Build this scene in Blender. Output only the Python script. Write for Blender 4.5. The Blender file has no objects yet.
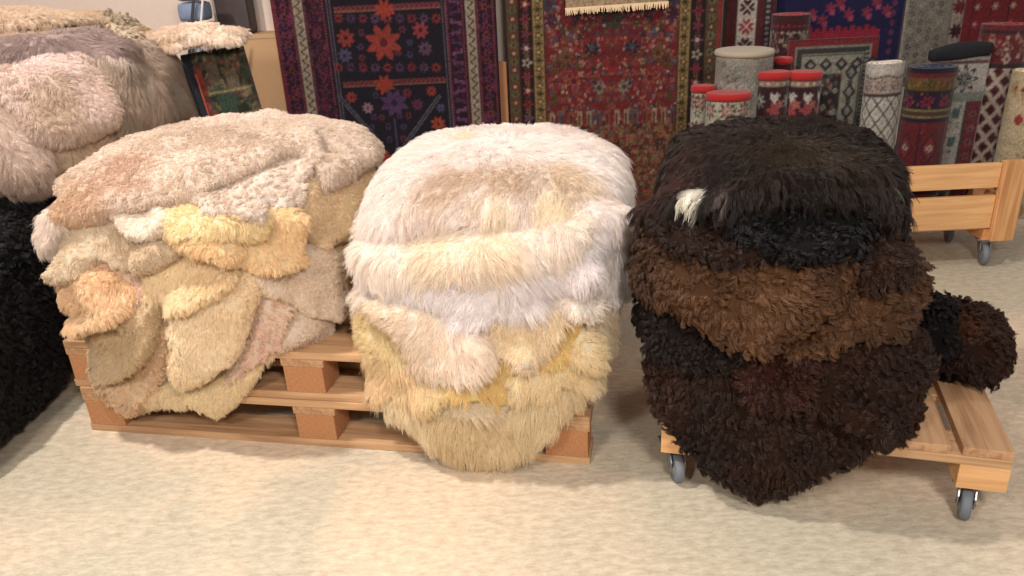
import bpy, bmesh, math
import numpy as np
from mathutils import Vector, Matrix
from mathutils.geometry import delaunay_2d_cdt

SC = bpy.context.scene
COL = SC.collection
R = math.radians

# ---------------------------------------------------------------- camera, world, lights, exposure
F_PX, PITCH, CAM_H, ROLL = 800.0, R(23.5), 1.25, R(-2.8)
cam_d = bpy.data.cameras.new('camera'); cam = bpy.data.objects.new('camera', cam_d); COL.objects.link(cam)
cam_d.sensor_width = 36.0; cam_d.lens = F_PX / 1024 * 36.0
cam_d.clip_start = 0.05
cam.location = (0, 0, CAM_H)
cam.matrix_world = Matrix.Translation((0, 0, CAM_H)) @ Matrix.Rotation(math.pi/2 - PITCH, 4, 'X') @ Matrix.Rotation(ROLL, 4, 'Z')
SC.camera = cam

SC.view_settings.view_transform = 'Standard'
SC.view_settings.look = 'None'
SC.view_settings.gamma = 1
SC.view_settings.use_curve_mapping = False
SC.view_settings.exposure = -0.03
SC.cycles.max_bounces = 8
SC.cycles.diffuse_bounces = 5

W = bpy.data.worlds.new('world'); SC.world = W; W.use_nodes = True
W.node_tree.nodes['Background'].inputs[0].default_value = (1.0, 0.96, 0.93, 1)
W.node_tree.nodes['Background'].inputs[1].default_value = 0.34

def area(name, loc, target, size, power, col):
    d = bpy.data.lights.new(name, 'AREA'); d.shape = 'DISK'; d.size = size; d.energy = power; d.color = col
    o = bpy.data.objects.new(name, d); COL.objects.link(o); o.location = loc
    o.rotation_euler = (Vector(target) - Vector(loc)).to_track_quat('-Z', 'Y').to_euler()
    return o
area('ceiling_spot_and_fill', (-1.45, 1.55, 2.8), (0.2, 1.85, 0.2), 0.12, 70, (1.0, 0.92, 0.84))
area('ceiling_spot_and_fill', (0.5, -0.7, 2.3), (0.0, 2.2, 0.3), 0.45, 56, (1.0, 0.935, 0.865))  # added front fill to brighten the heap fronts, no ceiling fitting
area('ceiling_spot_and_fill', (-1.2, -0.6, 2.3), (-0.9, 2.4, 0.3), 0.45, 44, (1.0, 0.935, 0.865))  # second added fill from the front, aimed at the left heap
area('ceiling_spot_and_fill', (1.2, 2.3, 2.9), (1.3, 3.3, 0.5), 0.35, 12, (1.0, 0.91, 0.82))

# ---------------------------------------------------------------- measuring helpers: a viewing ray meets a real plane or surface
cr_, sr_ = math.cos(ROLL), math.sin(ROLL)
def ray(px, py):
    a, b = px - 512, py - 288.0
    vx = a*cr_ + b*sr_; vy = -a*sr_ + b*cr_
    return np.array([vx, F_PX*math.cos(PITCH) - vy*math.sin(PITCH), -F_PX*math.sin(PITCH) - vy*math.cos(PITCH)])
EYE = np.array([0, 0, CAM_H])
def atz(px, py, z): d = ray(px, py); return EYE + d*(z-CAM_H)/d[2]
def aty(px, py, y): d = ray(px, py); return EYE + d*y/d[1]

# ---------------------------------------------------------------- small helpers
def lin(c):
    c = np.asarray(c, float)/255.0
    return np.where(c <= 0.04045, c/12.92, ((c+0.055)/1.055)**2.4)
def lin4(c): return tuple(lin(c)) + (1.0,)
def hexc(s): return tuple(int(s[i:i+2], 16) for i in (0, 2, 4))

def tag(o, label, cat, group=None, kind=None):
    o['label'] = label; o['category'] = cat
    if group: o['group'] = group
    if kind: o['kind'] = kind
    return o
def empty(name, loc=(0, 0, 0), rz=0.0):
    o = bpy.data.objects.new(name, None); COL.objects.link(o); o.location = loc; o.rotation_euler = (0, 0, rz)
    o.empty_display_size = 0.05
    return o
def link_mesh(name, me, mat, parent=None, smooth=False):
    o = bpy.data.objects.new(name, me); COL.objects.link(o)
    if mat: me.materials.append(mat)
    if smooth: me.shade_smooth()
    if parent: o.parent = parent
    return o
def from_bm(name, bm, mat, parent=None, smooth=False):
    me = bpy.data.meshes.new(name); bm.normal_update(); bm.to_mesh(me); bm.free()
    return link_mesh(name, me, mat, parent, smooth)
def bm_box(bm, c, s, bevel=0.0, rot=None):
    m = Matrix.Translation(c) @ (rot.to_4x4() if rot else Matrix.Identity(4)) @ Matrix.Diagonal((s[0], s[1], s[2], 1))
    g = bmesh.ops.create_cube(bm, size=1.0, matrix=m)
    if bevel:
        es = list({e for v in g['verts'] for e in v.link_edges})
        bmesh.ops.bevel(bm, geom=es, offset=bevel, segments=2, affect='EDGES', profile=0.6)
def box(name, c, s, mat, parent=None, bevel=0.003, rot=None):
    bm = bmesh.new(); bm_box(bm, c, s, bevel, rot); return from_bm(name, bm, mat, parent)
def copy_tree(o, parent=None):
    c = o.copy(); COL.objects.link(c)
    if parent: c.parent = parent
    for ch in [q for q in COL.objects if q.parent == o]: copy_tree(ch, c)
    return c

def vcol(me, cols):
    a = me.attributes.new('col', 'FLOAT_COLOR', 'POINT')
    a.data.foreach_set('color', np.concatenate([cols, np.ones((len(cols), 1))], 1).astype(np.float32).ravel())

def mesh_np(name, V, Fs):
    me = bpy.data.meshes.new(name); V = np.asarray(V); Fs = np.asarray(Fs)
    me.vertices.add(len(V)); me.vertices.foreach_set('co', V.astype(np.float32).ravel())
    k = Fs.shape[1]; me.loops.add(Fs.size); me.loops.foreach_set('vertex_index', Fs.astype(np.int32).ravel())
    me.polygons.add(len(Fs)); me.polygons.foreach_set('loop_start', np.arange(0, Fs.size, k, dtype=np.int32))
    me.update(calc_edges=True); return me

# ---------------------------------------------------------------- numpy noise
_rng = np.random.default_rng(11)
_T = _rng.random((32, 32, 32))
def vnoise(P, scale):
    p = np.asarray(P)*scale + 100.0
    i = np.floor(p).astype(int); f = p - i; f = f*f*(3-2*f); i &= 31; j = (i+1) & 31
    x0, y0, z0 = i.T; x1, y1, z1 = j.T; fx, fy, fz = f.T
    a = _T[x0, y0, z0]*(1-fx)+_T[x1, y0, z0]*fx; b = _T[x0, y1, z0]*(1-fx)+_T[x1, y1, z0]*fx
    c = _T[x0, y0, z1]*(1-fx)+_T[x1, y0, z1]*fx; d = _T[x0, y1, z1]*(1-fx)+_T[x1, y1, z1]*fx
    return ((a*(1-fy)+b*fy)*(1-fz)+(c*(1-fy)+d*fy)*fz)*2-1
def fbm(P, scale, octs=3):
    return sum(vnoise(np.asarray(P)+7.3*k, scale*2.03**k)*0.55**k for k in range(octs))

# ---------------------------------------------------------------- materials
def new_mat(name):
    m = bpy.data.materials.new(name); m.use_nodes = True
    nt = m.node_tree; return m, nt, nt.nodes['Principled BSDF'], nt.nodes, nt.links
def flat_mat(name, rgb, rough=0.6, metal=0.0, var=0.08, scale=20):
    m, nt, b, N, L = new_mat(name)
    no = N.new('ShaderNodeTexNoise'); no.inputs['Scale'].default_value = scale; no.inputs['Detail'].default_value = 4
    tc = N.new('ShaderNodeTexCoord'); L.new(tc.outputs['Object'], no.inputs['Vector'])
    mx = N.new('ShaderNodeMix'); mx.data_type = 'RGBA'
    c = np.array(lin(rgb))
    mx.inputs[6].default_value = tuple(np.clip(c*(1-var*2), 0, 1)) + (1,); mx.inputs[7].default_value = tuple(np.clip(c*(1+var), 0, 1)) + (1,)
    L.new(no.outputs['Fac'], mx.inputs[0]); L.new(mx.outputs[2], b.inputs['Base Color'])
    b.inputs['Roughness'].default_value = rough; b.inputs['Metallic'].default_value = metal
    bp = N.new('ShaderNodeBump'); bp.inputs['Strength'].default_value = 0.15; bp.inputs['Distance'].default_value = 0.002
    L.new(no.outputs['Fac'], bp.inputs['Height']); L.new(bp.outputs[0], b.inputs['Normal'])
    return m
def wood_mat(name, c1, c2, axis=0, knots=True):
    m, nt, b, N, L = new_mat(name)
    tc = N.new('ShaderNodeTexCoord'); mp = N.new('ShaderNodeMapping'); L.new(tc.outputs['Object'], mp.inputs[0])
    s = [26, 26, 26]; s[axis] = 1.6; mp.inputs['Scale'].default_value = s
    no = N.new('ShaderNodeTexNoise'); no.inputs['Scale'].default_value = 2.0; no.inputs['Detail'].default_value = 5; no.inputs['Distortion'].default_value = 0.8
    L.new(mp.outputs[0], no.inputs['Vector'])
    rp = N.new('ShaderNodeValToRGB'); rp.color_ramp.elements[0].color = lin4(c2); rp.color_ramp.elements[1].color = lin4(c1)
    rp.color_ramp.elements[0].position = 0.3; rp.color_ramp.elements[1].position = 0.62
    L.new(no.outputs['Fac'], rp.inputs[0])
    n2 = N.new('ShaderNodeTexNoise'); n2.inputs['Scale'].default_value = 3.0; L.new(tc.outputs['Object'], n2.inputs['Vector'])
    hs = N.new('ShaderNodeHueSaturation'); L.new(rp.outputs[0], hs.inputs['Color'])
    mr = N.new('ShaderNodeMapRange'); mr.inputs[3].default_value = 0.82; mr.inputs[4].default_value = 1.16; L.new(n2.outputs['Fac'], mr.inputs[0]); L.new(mr.outputs[0], hs.inputs['Value'])
    L.new(hs.outputs[0], b.inputs['Base Color']); b.inputs['Roughness'].default_value = 0.62
    bp = N.new('ShaderNodeBump'); bp.inputs['Strength'].default_value = 0.2; bp.inputs['Distance'].default_value = 0.002
    L.new(no.outputs['Fac'], bp.inputs['Height']); L.new(bp.outputs[0], b.inputs['Normal'])
    return m
def attr_mat(name, rough=0.9, bump=0.0, bscale=300, sheen=0.0):
    m, nt, b, N, L = new_mat(name)
    a = N.new('ShaderNodeAttribute'); a.attribute_name = 'col'; L.new(a.outputs['Color'], b.inputs['Base Color'])
    b.inputs['Roughness'].default_value = rough; b.inputs['Specular IOR Level'].default_value = 0.2
    if sheen: b.inputs['Sheen Weight'].default_value = sheen
    if bump:
        no = N.new('ShaderNodeTexNoise'); no.inputs['Scale'].default_value = bscale; no.inputs['Detail'].default_value = 3
        tc = N.new('ShaderNodeTexCoord'); L.new(tc.outputs['Object'], no.inputs['Vector'])
        bp = N.new('ShaderNodeBump'); bp.inputs['Strength'].default_value = bump; bp.inputs['Distance'].default_value = 0.004
        L.new(no.outputs['Fac'], bp.inputs['Height']); L.new(bp.outputs[0], b.inputs['Normal'])
    return m
def strand_mat(name, spec, rough, trans):
    m, nt, b, N, L = new_mat(name)
    out = N['Material Output']
    a = N.new('ShaderNodeAttribute'); a.attribute_name = 'col'
    L.new(a.outputs['Color'], b.inputs['Base Color']); b.inputs['Roughness'].default_value = rough
    b.inputs['Specular IOR Level'].default_value = spec
    t = N.new('ShaderNodeBsdfTranslucent'); L.new(a.outputs['Color'], t.inputs['Color'])
    mx = N.new('ShaderNodeMixShader'); mx.inputs[0].default_value = trans
    L.new(b.outputs[0], mx.inputs[1]); L.new(t.outputs[0], mx.inputs[2]); L.new(mx.outputs[0], out.inputs[0])
    return m
M_HIDE = attr_mat('wool_underlayer', 1.0, 0.6, 220)
M_WOOL = strand_mat('wool_fibre', 0.12, 0.7, 0.36)
M_DARKWOOL = strand_mat('dark_wool_fibre', 0.3, 0.45, 0.05)
M_RUG = attr_mat('rug_pile', 0.95, 0.5, 420, 0.15)
M_PINE = wood_mat('pine', (226, 176, 122), (202, 150, 98), 0)
M_PINE_Y = wood_mat('pine_across', (226, 166, 112), (196, 134, 84), 1)
M_PINE_Z = wood_mat('pine_upright', (218, 166, 112), (186, 128, 78), 2)
M_PAL = wood_mat('pallet_wood', (196, 156, 116), (156, 114, 80), 0)
M_PAL_Y = wood_mat('pallet_wood_across', (192, 150, 112), (154, 112, 78), 1)
M_CHIP = flat_mat('pressed_chip_block', (184, 128, 86), 0.85, 0, 0.22, 160)
M_STEEL = flat_mat('zinc_steel', (150, 152, 155), 0.35, 0.8)
M_TYRE = flat_mat('grey_rubber', (112, 118, 126), 0.6)

# ---------------------------------------------------------------- floor and wall
m, nt, b, N, L = new_mat('painted_concrete')
tc = N.new('ShaderNodeTexCoord')
n1 = N.new('ShaderNodeTexNoise'); n1.inputs['Scale'].default_value = 1.3; n1.inputs['Detail'].default_value = 5; n1.inputs['Distortion'].default_value = 0.6
n2 = N.new('ShaderNodeTexNoise'); n2.inputs['Scale'].default_value = 64; n2.inputs['Detail'].default_value = 8; n2.inputs['Roughness'].default_value = 0.7
mp = N.new('ShaderNodeMapping'); mp.inputs['Scale'].default_value = (0.45, 1, 1)
L.new(tc.outputs['Object'], n1.inputs['Vector']); L.new(tc.outputs['Object'], mp.inputs[0]); L.new(mp.outputs[0], n2.inputs['Vector'])
r1 = N.new('ShaderNodeValToRGB'); e = r1.color_ramp.elements
e[0].position = 0.43; e[0].color = lin4((198, 188, 168)); e[1].position = 0.56; e[1].color = lin4((222, 201, 177))
L.new(n1.outputs['Fac'], r1.inputs[0])
r2 = N.new('ShaderNodeValToRGB'); e = r2.color_ramp.elements
e[0].position = 0.34; e[0].color = (0.55, 0.52, 0.48, 1); e[1].position = 0.62; e[1].color = (1.08, 1.08, 1.06, 1)
L.new(n2.outputs['Fac'], r2.inputs[0])
mm = N.new('ShaderNodeMix'); mm.data_type = 'RGBA'; mm.blend_type = 'MULTIPLY'; mm.inputs[0].default_value = 0.6
L.new(r1.outputs[0], mm.inputs[6]); L.new(r2.outputs[0], mm.inputs[7])
vo = N.new('ShaderNodeTexVoronoi'); vo.feature = 'DISTANCE_TO_EDGE'; vo.inputs['Scale'].default_value = 0.9
nw = N.new('ShaderNodeTexNoise'); nw.inputs['Scale'].default_value = 5; nw.inputs['Detail'].default_value = 4
va = N.new('ShaderNodeVectorMath'); va.operation = 'SCALE'; va.inputs['Scale'].default_value = 0.25
vb = N.new('ShaderNodeVectorMath'); vb.operation = 'ADD'
L.new(tc.outputs['Object'], nw.inputs['Vector']); L.new(nw.outputs['Color'], va.inputs[0]); L.new(va.outputs[0], vb.inputs[0]); L.new(tc.outputs['Object'], vb.inputs[1]); L.new(vb.outputs[0], vo.inputs['Vector'])
rc = N.new('ShaderNodeValToRGB'); e = rc.color_ramp.elements; e[0].position = 0.0; e[0].color = (0.72, 0.7, 0.66, 1); e[1].position = 0.004; e[1].color = (1, 1, 1, 1)
L.new(vo.outputs['Distance'], rc.inputs[0])
mc = N.new('ShaderNodeMix'); mc.data_type = 'RGBA'; mc.blend_type = 'MULTIPLY'; mc.inputs[0].default_value = 0.25
L.new(mm.outputs[2], mc.inputs[6]); L.new(rc.outputs[0], mc.inputs[7]); L.new(mc.outputs[2], b.inputs['Base Color'])
b.inputs['Roughness'].default_value = 0.55
bp = N.new('ShaderNodeBump'); bp.inputs['Strength'].default_value = 0.45; bp.inputs['Distance'].default_value = 0.006
L.new(n2.outputs['Fac'], bp.inputs['Height']); L.new(bp.outputs[0], b.inputs['Normal'])
M_FLOOR = m
M_WALL = flat_mat('white_wall_paint', (214, 196, 184), 0.85, 0, 0.03, 60)
fl = box('floor', (0, 2.0, -0.05), (9, 8, 0.1), M_FLOOR, None, 0); fl['kind'] = 'structure'
w2 = box('wall_left', (-4.0, 1.0, 1.5), (0.12, 5.6, 3.0), M_WALL, None, 0); w2['kind'] = 'structure'
wl = box('wall_back', (0, 3.70, 1.5), (9, 0.12, 3.0), M_WALL, None, 0); wl['kind'] = 'structure'

# ================================================================= PALLETS, DOLLY, TROLLEY
def put(name, c, s, mat, parent, bevel=0.002, rot=None):
    """one board or block as its own mesh, its origin at its middle"""
    bm = bmesh.new(); bm_box(bm, (0, 0, 0), s, bevel, rot); o = from_bm(name, bm, mat, parent); o.location = c; return o
def pallet(loc, rz, L_, D_, label, group):
    t = empty('pallet', loc, rz); tag(t, label, 'pallet', group)
    bt = 0.022
    for y in (0.05, D_/2, D_-0.05): put('bottom_board', (L_/2, y, bt/2), (L_, 0.1, bt), M_PAL, t)
    for y in (0.05, D_/2, D_-0.05):
        for x in (0.06, L_/2-0.02, L_-0.06): put('block', (x, y, bt+0.039), (0.11, 0.1, 0.078), M_CHIP, t)
    for x in (0.06, L_/2-0.02, L_-0.06): put('cross_board', (x, D_/2, bt+0.078+0.011), (0.12, D_, bt), M_PAL_Y, t)
    for k in range(5):
        y = 0.06 + k*(D_-0.12)/4; put('deck_board', (L_/2, y, 0.144-0.011), (L_, 0.12 if k % 2 == 0 else 0.1, bt), M_PAL, t)
    return t
P0 = atz(92, 430, 0); P1 = atz(590, 465, 0)
prz = math.atan2(P1[1]-P0[1], P1[0]-P0[0]); pl = float(np.hypot(*(P1-P0)[:2]))
pallet((P0[0], P0[1], 0), prz, pl, 0.92, 'lower wooden pallet of the two stacked on the floor', 'stacked wooden pallets')
pallet((P0[0]-0.012, P0[1]+0.006, 0.1445), prz, pl, 0.92, 'upper wooden pallet of the two, directly carrying the pale sheepskins', 'stacked wooden pallets')

def lathe(bm, prof, seg=24, axis='X', c=(0, 0, 0)):
    rings = []
    for r, h in prof:
        ring = []
        for k in range(seg):
            a = 2*math.pi*k/seg; p = (h, r*math.cos(a), r*math.sin(a)) if axis == 'X' else (r*math.cos(a), r*math.sin(a), h)
            ring.append(bm.verts.new((p[0]+c[0], p[1]+c[1], p[2]+c[2])))
        rings.append(ring)
    for a, b_ in zip(rings, rings[1:]):
        for k in range(seg): bm.faces.new((a[k], a[(k+1) % seg], b_[(k+1) % seg], b_[k]))
    bm.faces.new(rings[0][::-1]); bm.faces.new(rings[-1])
    bmesh.ops.recalc_face_normals(bm, faces=bm.faces)
def caster(parent, loc, rz, h=0.1):
    """swivel caster: fork with mounting plate, tyre and hub"""
    r = h*0.40
    bm = bmesh.new(); bm_box(bm, (0, 0, -0.003), (0.07, 0.07, 0.005), 0.001)
    lathe(bm, [(0.022, -0.018), (0.024, -0.006)], 20, 'Z')
    for sx in (-1, 1):
        vs = [(-0.022, -0.018), (0.022, -0.018), (0.036, -h*0.38), (0.034, -(h-r)-0.008), (0.018, -(h-r)-0.010), (-0.005, -h*0.45)]
        f = [bm.verts.new((sx*0.0155, y, z)) for y, z in vs]; g = [bm.verts.new((sx*0.0185, y, z)) for y, z in vs]
        bm.faces.new(f); bm.faces.new(g[::-1])
        for k in range(len(vs)): bm.faces.new((f[k], g[k], g[(k+1) % len(vs)], f[(k+1) % len(vs)]))
    bmesh.ops.recalc_face_normals(bm, faces=bm.faces)
    fk = from_bm('caster', bm, M_STEEL, parent); fk.location = loc; fk.rotation_euler = (0, 0, rz)
    bm = bmesh.new(); w = 0.011
    lathe(bm, [(r*0.45, -w), (r*0.9, -w), (r, -w*0.6), (r, w*0.6), (r*0.9, w), (r*0.45, w)], 32, 'X')
    wh = from_bm('wheel', bm, M_TYRE, fk, True); wh.location = (0, 0.026, -(h-r)); wh.data.shade_smooth()
    bm = bmesh.new(); lathe(bm, [(0.004, -0.021), (r*0.3, -0.013), (r*0.45, -0.0115), (r*0.45, 0.0115), (r*0.3, 0.013), (0.004, 0.021)], 20, 'X')
    hb = from_bm('hub', bm, M_STEEL, fk, True); hb.location = (0, 0.026, -(h-r))
    return fk

# wheeled dolly under the dark heap
Q0 = atz(662, 415, 0.2); Q1 = atz(1016, 453, 0.2)
drz = math.atan2(Q1[1]-Q0[1], Q1[0]-Q0[0]); dl = float(np.hypot(*(Q1-Q0)[:2])); dd = 0.62
D0 = empty('wheeled_dolly', (Q0[0], Q0[1], 0), drz)
tag(D0, 'low wooden dolly on four grey swivel casters, under the dark brown sheepskins', 'dolly')
ws = [0.10, 0.155, 0.14, 0.155, 0.10]; gap = (dl-sum(ws))/4; x = 0
for w_ in ws:
    put('slat', (x+w_/2, dd/2, 0.189), (w_, dd, 0.022), M_PAL_Y, D0); x += w_+gap
for y in (0.05, dd/2, dd-0.05): put('cross_board', (dl/2, y, 0.167), (dl, 0.1, 0.022), M_PAL, D0)
for x in (0.05, dl-0.05):
    for y in (0.05, dd-0.05):
        put('block', (x, y, 0.125), (0.1, 0.1, 0.062), M_PINE, D0)
        caster(D0, (x-(0.02 if x < 0.3 else 0.01), y, 0.094), R(200 if x < 0.3 else 168), 0.094)

# trolley of pale pine at the back right
TY, TX0, TX1, TD = 2.86, 0.72, 1.885, 0.36
T = empty('rug_trolley', (0, 0, 0)); tag(T, 'pale pine trolley on casters with two front rails, holding the rolled rugs', 'trolley')
def zat(px, py, y): return float(aty(px, py, y)[2])
z1, z2 = zat(905, 168, TY), zat(905, 192, TY); z3, z4 = zat(905, 200, TY), zat(905, 232, TY)
put('front_rail', ((TX0+TX1)/2-0.02, TY+0.011, (z1+z2)/2), (TX1-TX0-0.06, 0.022, z1-z2), M_PINE, T)
put('front_rail', ((TX0+TX1)/2-0.02, TY+0.011, (z3+z4)/2), (TX1-TX0-0.06, 0.022, z3-z4), M_PINE, T)
put('back_rail', ((TX0+TX1)/2, TY+TD-0.011, (z1+z2)/2), (TX1-TX0-0.06, 0.022, z1-z2), M_PINE, T)
put('back_rail', ((TX0+TX1)/2, TY+TD-0.011, (z3+z4)/2), (TX1-TX0-0.06, 0.022, z3-z4), M_PINE, T)
for x in (TX0+0.02, TX1-0.005):
    for y in (TY-0.004, TY+TD+0.004): put('post', (x, y, (z1+0.105)/2+0.008), (0.085, 0.03, z1-0.10), M_PINE_Z, T)
    put('end_rail', (x-(0.02 if x > 1 else -0.02), TY+TD/2, (z3+z4)/2), (0.022, TD-0.04, z3-z4), M_PINE_Y, T)
put('floor_board', ((TX0+TX1)/2, TY+TD/2, z4+0.001), (TX1-TX0-0.03, TD-0.03, 0.02), M_PINE, T)
for x in (TX0+0.05, TX1-0.03):
    for y in (TY+0.05, TY+TD-0.05): caster(T, (x, y, 0.105), R(165), 0.105)
    put('bearer', (x, TY+TD/2, (0.105+z4-0.009)/2), (0.07, TD-0.02, z4-0.009-0.105), M_PINE_Y, T)
ZT = z4+0.012     # rolls stand on the trolley floor

# ================================================================= RUG PAINTING (knot by knot, as woven)
class Canvas:
    fade = 0.50
    def __init__(s, w, h, bg, cell=0.004, seed=0):
        s.w, s.h, s.cell = w, h, cell; s.nx = max(4, int(round(w/cell))); s.ny = max(4, int(round(h/cell)))
        s.X, s.Y = np.meshgrid(np.linspace(0, w, s.nx), np.linspace(0, h, s.ny), indexing='xy')
        s.A = np.zeros((s.ny, s.nx, 3)); s.A[:] = lin(hexc(bg)); s.rng = np.random.default_rng(seed)
    def fill(s, m, c): s.A[m] = lin(hexc(c))
    def rect(s, x0, y0, x1, y1, c): s.fill((s.X >= x0) & (s.X < x1) & (s.Y >= y0) & (s.Y < y1), c)
    def star(s, cx, cy, r, c, n=8, inner=0.5, c2=None):
        dx, dy = s.X-cx, s.Y-cy; a = np.arctan2(dy, dx); q = np.hypot(dx, dy)
        t = np.abs(((a/(2*math.pi)*n) % 1)-0.5)*2
        m = q < r*(inner+(1-inner)*(1-t)**0.75); s.fill(m, c)
        if c2: s.fill(q < r*0.22, c2)
    def flower(s, cx, cy, r, c, c2, n=6):
        dx, dy = s.X-cx, s.Y-cy; a = np.arctan2(dy, dx); q = np.hypot(dx, dy)
        s.fill(q < r*(0.72+0.28*np.cos(a*n)), c); s.fill(q < r*0.35, c2)
    def dia(s, cx, cy, rx, ry, c, th=None):
        q = np.abs(s.X-cx)/rx+np.abs(s.Y-cy)/ry
        s.fill(q < 1 if th is None else (q < 1) & (q > 1-th), c)
    def line(s, x0, y0, x1, y1, th, c):
        d = np.array([x1-x0, y1-y0]); n = d@d; t = np.clip(((s.X-x0)*d[0]+(s.Y-y0)*d[1])/n, 0, 1)
        s.fill(np.hypot(s.X-x0-t*d[0], s.Y-y0-t*d[1]) < th/2, c)
    def zig(s, x0, x1, yc, amp, per, th, c, vert=False):
        X, Y = (s.Y, s.X) if vert else (s.X, s.Y)
        t = np.abs(((X-x0)/per % 1)*2-1)*2-1
        s.fill((X >= x0) & (X < x1) & (np.abs(Y-yc-amp*t) < th), c)
    def barber(s, x0, x1, yc, hh, per, c, c2):
        m = (s.X >= x0) & (s.X < x1) & (np.abs(s.Y-yc) < hh); s.fill(m, c2)
        s.fill(m & (((s.X+np.abs(s.Y-yc)*1.6)/per % 1) < 0.5), c)
    def hooks(s, xc, y0, y1, w, per, cs, bg=None):
        """a column of little hooked figures"""
        k = 0; y = y0+per/2
        while y < y1:
            c = cs[k % len(cs)]; dx, dy = (s.X-xc)/w, (s.Y-y)/per
            m = ((np.abs(dy) < 0.12) & (np.abs(dx) < 0.42)) | ((np.abs(np.abs(dx)-0.36) < 0.1) & (dy*np.sign(dx)*(1 if k % 2 else -1) > -0.1) & (np.abs(dy) < 0.36)) | (np.hypot(dx, dy*1.2) < 0.17)
            s.fill(m, c); y += per; k += 1
    def flowers_col(s, xc, y0, y1, r, per, cs, c2):
        k = 0; y = y0+per/2
        while y < y1: s.flower(xc, y, r, cs[k % len(cs)], c2[k % len(c2)], 5+k % 2); y += per; k += 1
    def scatter(s, x0, y0, x1, y1, n, rmin, rmax, cs, mirror=None):
        for _ in range(n):
            x = s.rng.uniform(x0, x1); y = s.rng.uniform(y0, y1); r = s.rng.uniform(rmin, rmax)
            c, c2 = s.rng.choice(cs, 2); k = s.rng.integers(0, 4)
            for xx in ([x, 2*mirror-x] if mirror else [x]):
                if k == 0: s.flower(xx, y, r, c, c2)
                elif k == 1: s.dia(xx, y, r, r*1.3, c); s.dia(xx, y, r*.4, r*.5, c2)
                elif k == 2: s.star(xx, y, r*1.1, c, 4, 0.3)
                else: s.rect(xx-r*.7, y-r*.5, xx+r*.7, y+r*.5, c); s.rect(xx-r*.3, y-r*.9, xx+r*.3, y+r*.9, c2)
    def lattice(s, x0, y0, x1, y1, px, py, th, c, fillc=None, dot=None):
        u = (s.X-x0)/px+(s.Y-y0)/py; v = (s.X-x0)/px-(s.Y-y0)/py
        m = (s.X >= x0) & (s.X < x1) & (s.Y >= y0) & (s.Y < y1)
        du = np.abs((u % 1)-0.5); dv = np.abs((v % 1)-0.5)
        if fillc: s.fill(m & (du < 0.34) & (dv < 0.34), fillc)
        if dot: s.fill(m & (du < 0.13) & (dv < 0.13), dot)
        s.fill(m & ((du > 0.5-th) | (dv > 0.5-th)), c)
    def rose(s, cx, cy, r, cols):
        for k, c in enumerate(cols): s.flower(cx, cy, r*(1-k/len(cols)), c, c, 8)
    def colours(s, amt=0.20):
        P_ = np.pad(s.A, ((1, 1), (1, 1), (0, 0)), mode='edge'); B_ = (P_[:-2, 1:-1]+P_[2:, 1:-1]+P_[1:-1, :-2]+P_[1:-1, 2:]+4*s.A)/8
        g_ = B_.mean((0, 1)); B_ = (g_*0.06+B_*0.94)*s.fade
        lu = B_.mean(2, keepdims=True); B_ = lu+(B_-lu)*0.97
        n = 1+amt*s.rng.normal(size=(s.ny, s.nx, 1))
        band = 1+0.06*np.interp(np.arange(s.ny), np.arange(0, s.ny+12, 6), s.rng.normal(size=len(np.arange(0, s.ny+12, 6))))[:, None, None]
        return np.clip(B_*n*band, 0.001, 1)
def woven(name, cv, fn, thick, parent, mat=None, back='6b5548', closed=False):
    """cloth from a canvas: fn(X, Y, off) places the point; front carries the pattern, the back is plain"""
    C3 = cv.colours(); ny, nx = cv.ny, cv.nx
    F_ = fn(cv.X.ravel(), cv.Y.ravel(), thick); B_ = fn(cv.X.ravel(), cv.Y.ravel(), 0.0)
    n = nx*ny; V = np.concatenate([F_, B_]); i = np.arange(n).reshape(ny, nx)
    q = np.stack([i[:-1, :-1], i[:-1, 1:], i[1:, 1:], i[1:, :-1]], -1).reshape(-1, 4)
    Fs = [q, q[:, ::-1]+n]
    def edge(e): return np.stack([e[:-1], e[:-1]+n, e[1:]+n, e[1:]], 1)
    Fs += [edge(i[0, :]), edge(i[-1, ::-1]), edge(i[::-1, 0]), edge(i[:, -1])]
    me = mesh_np(name, V, np.concatenate(Fs)); cb = np.tile(lin(hexc(back)), (n, 1))
    vcol(me, np.concatenate([C3.reshape(-1, 3), cb])); return link_mesh(name, me, mat or M_RUG, parent, True)
def flat_fn(W, wave=0.006, lean=0.0, seed=0):
    def fn(x, y, off):
        P = np.stack([x-W/2, -off+wave*fbm(np.stack([x, y*0.4, x*0+seed], 1), 2.5, 2)+lean*(-y), y], 1); return P
    return fn
def hang_rug(name, cv, x0, y, z0, label, group=None, lean=0.0, wave=0.006, tilt=0.0, fr=None, cat='rug', seed=0, rz=0.0):
    o = empty(name, (x0+cv.w/2, y, z0)); o.rotation_euler = (0, tilt, rz); tag(o, label, cat, group)
    woven('pile', cv, flat_fn(cv.w, wave, lean, seed), 0.009, o)
    return o
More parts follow.
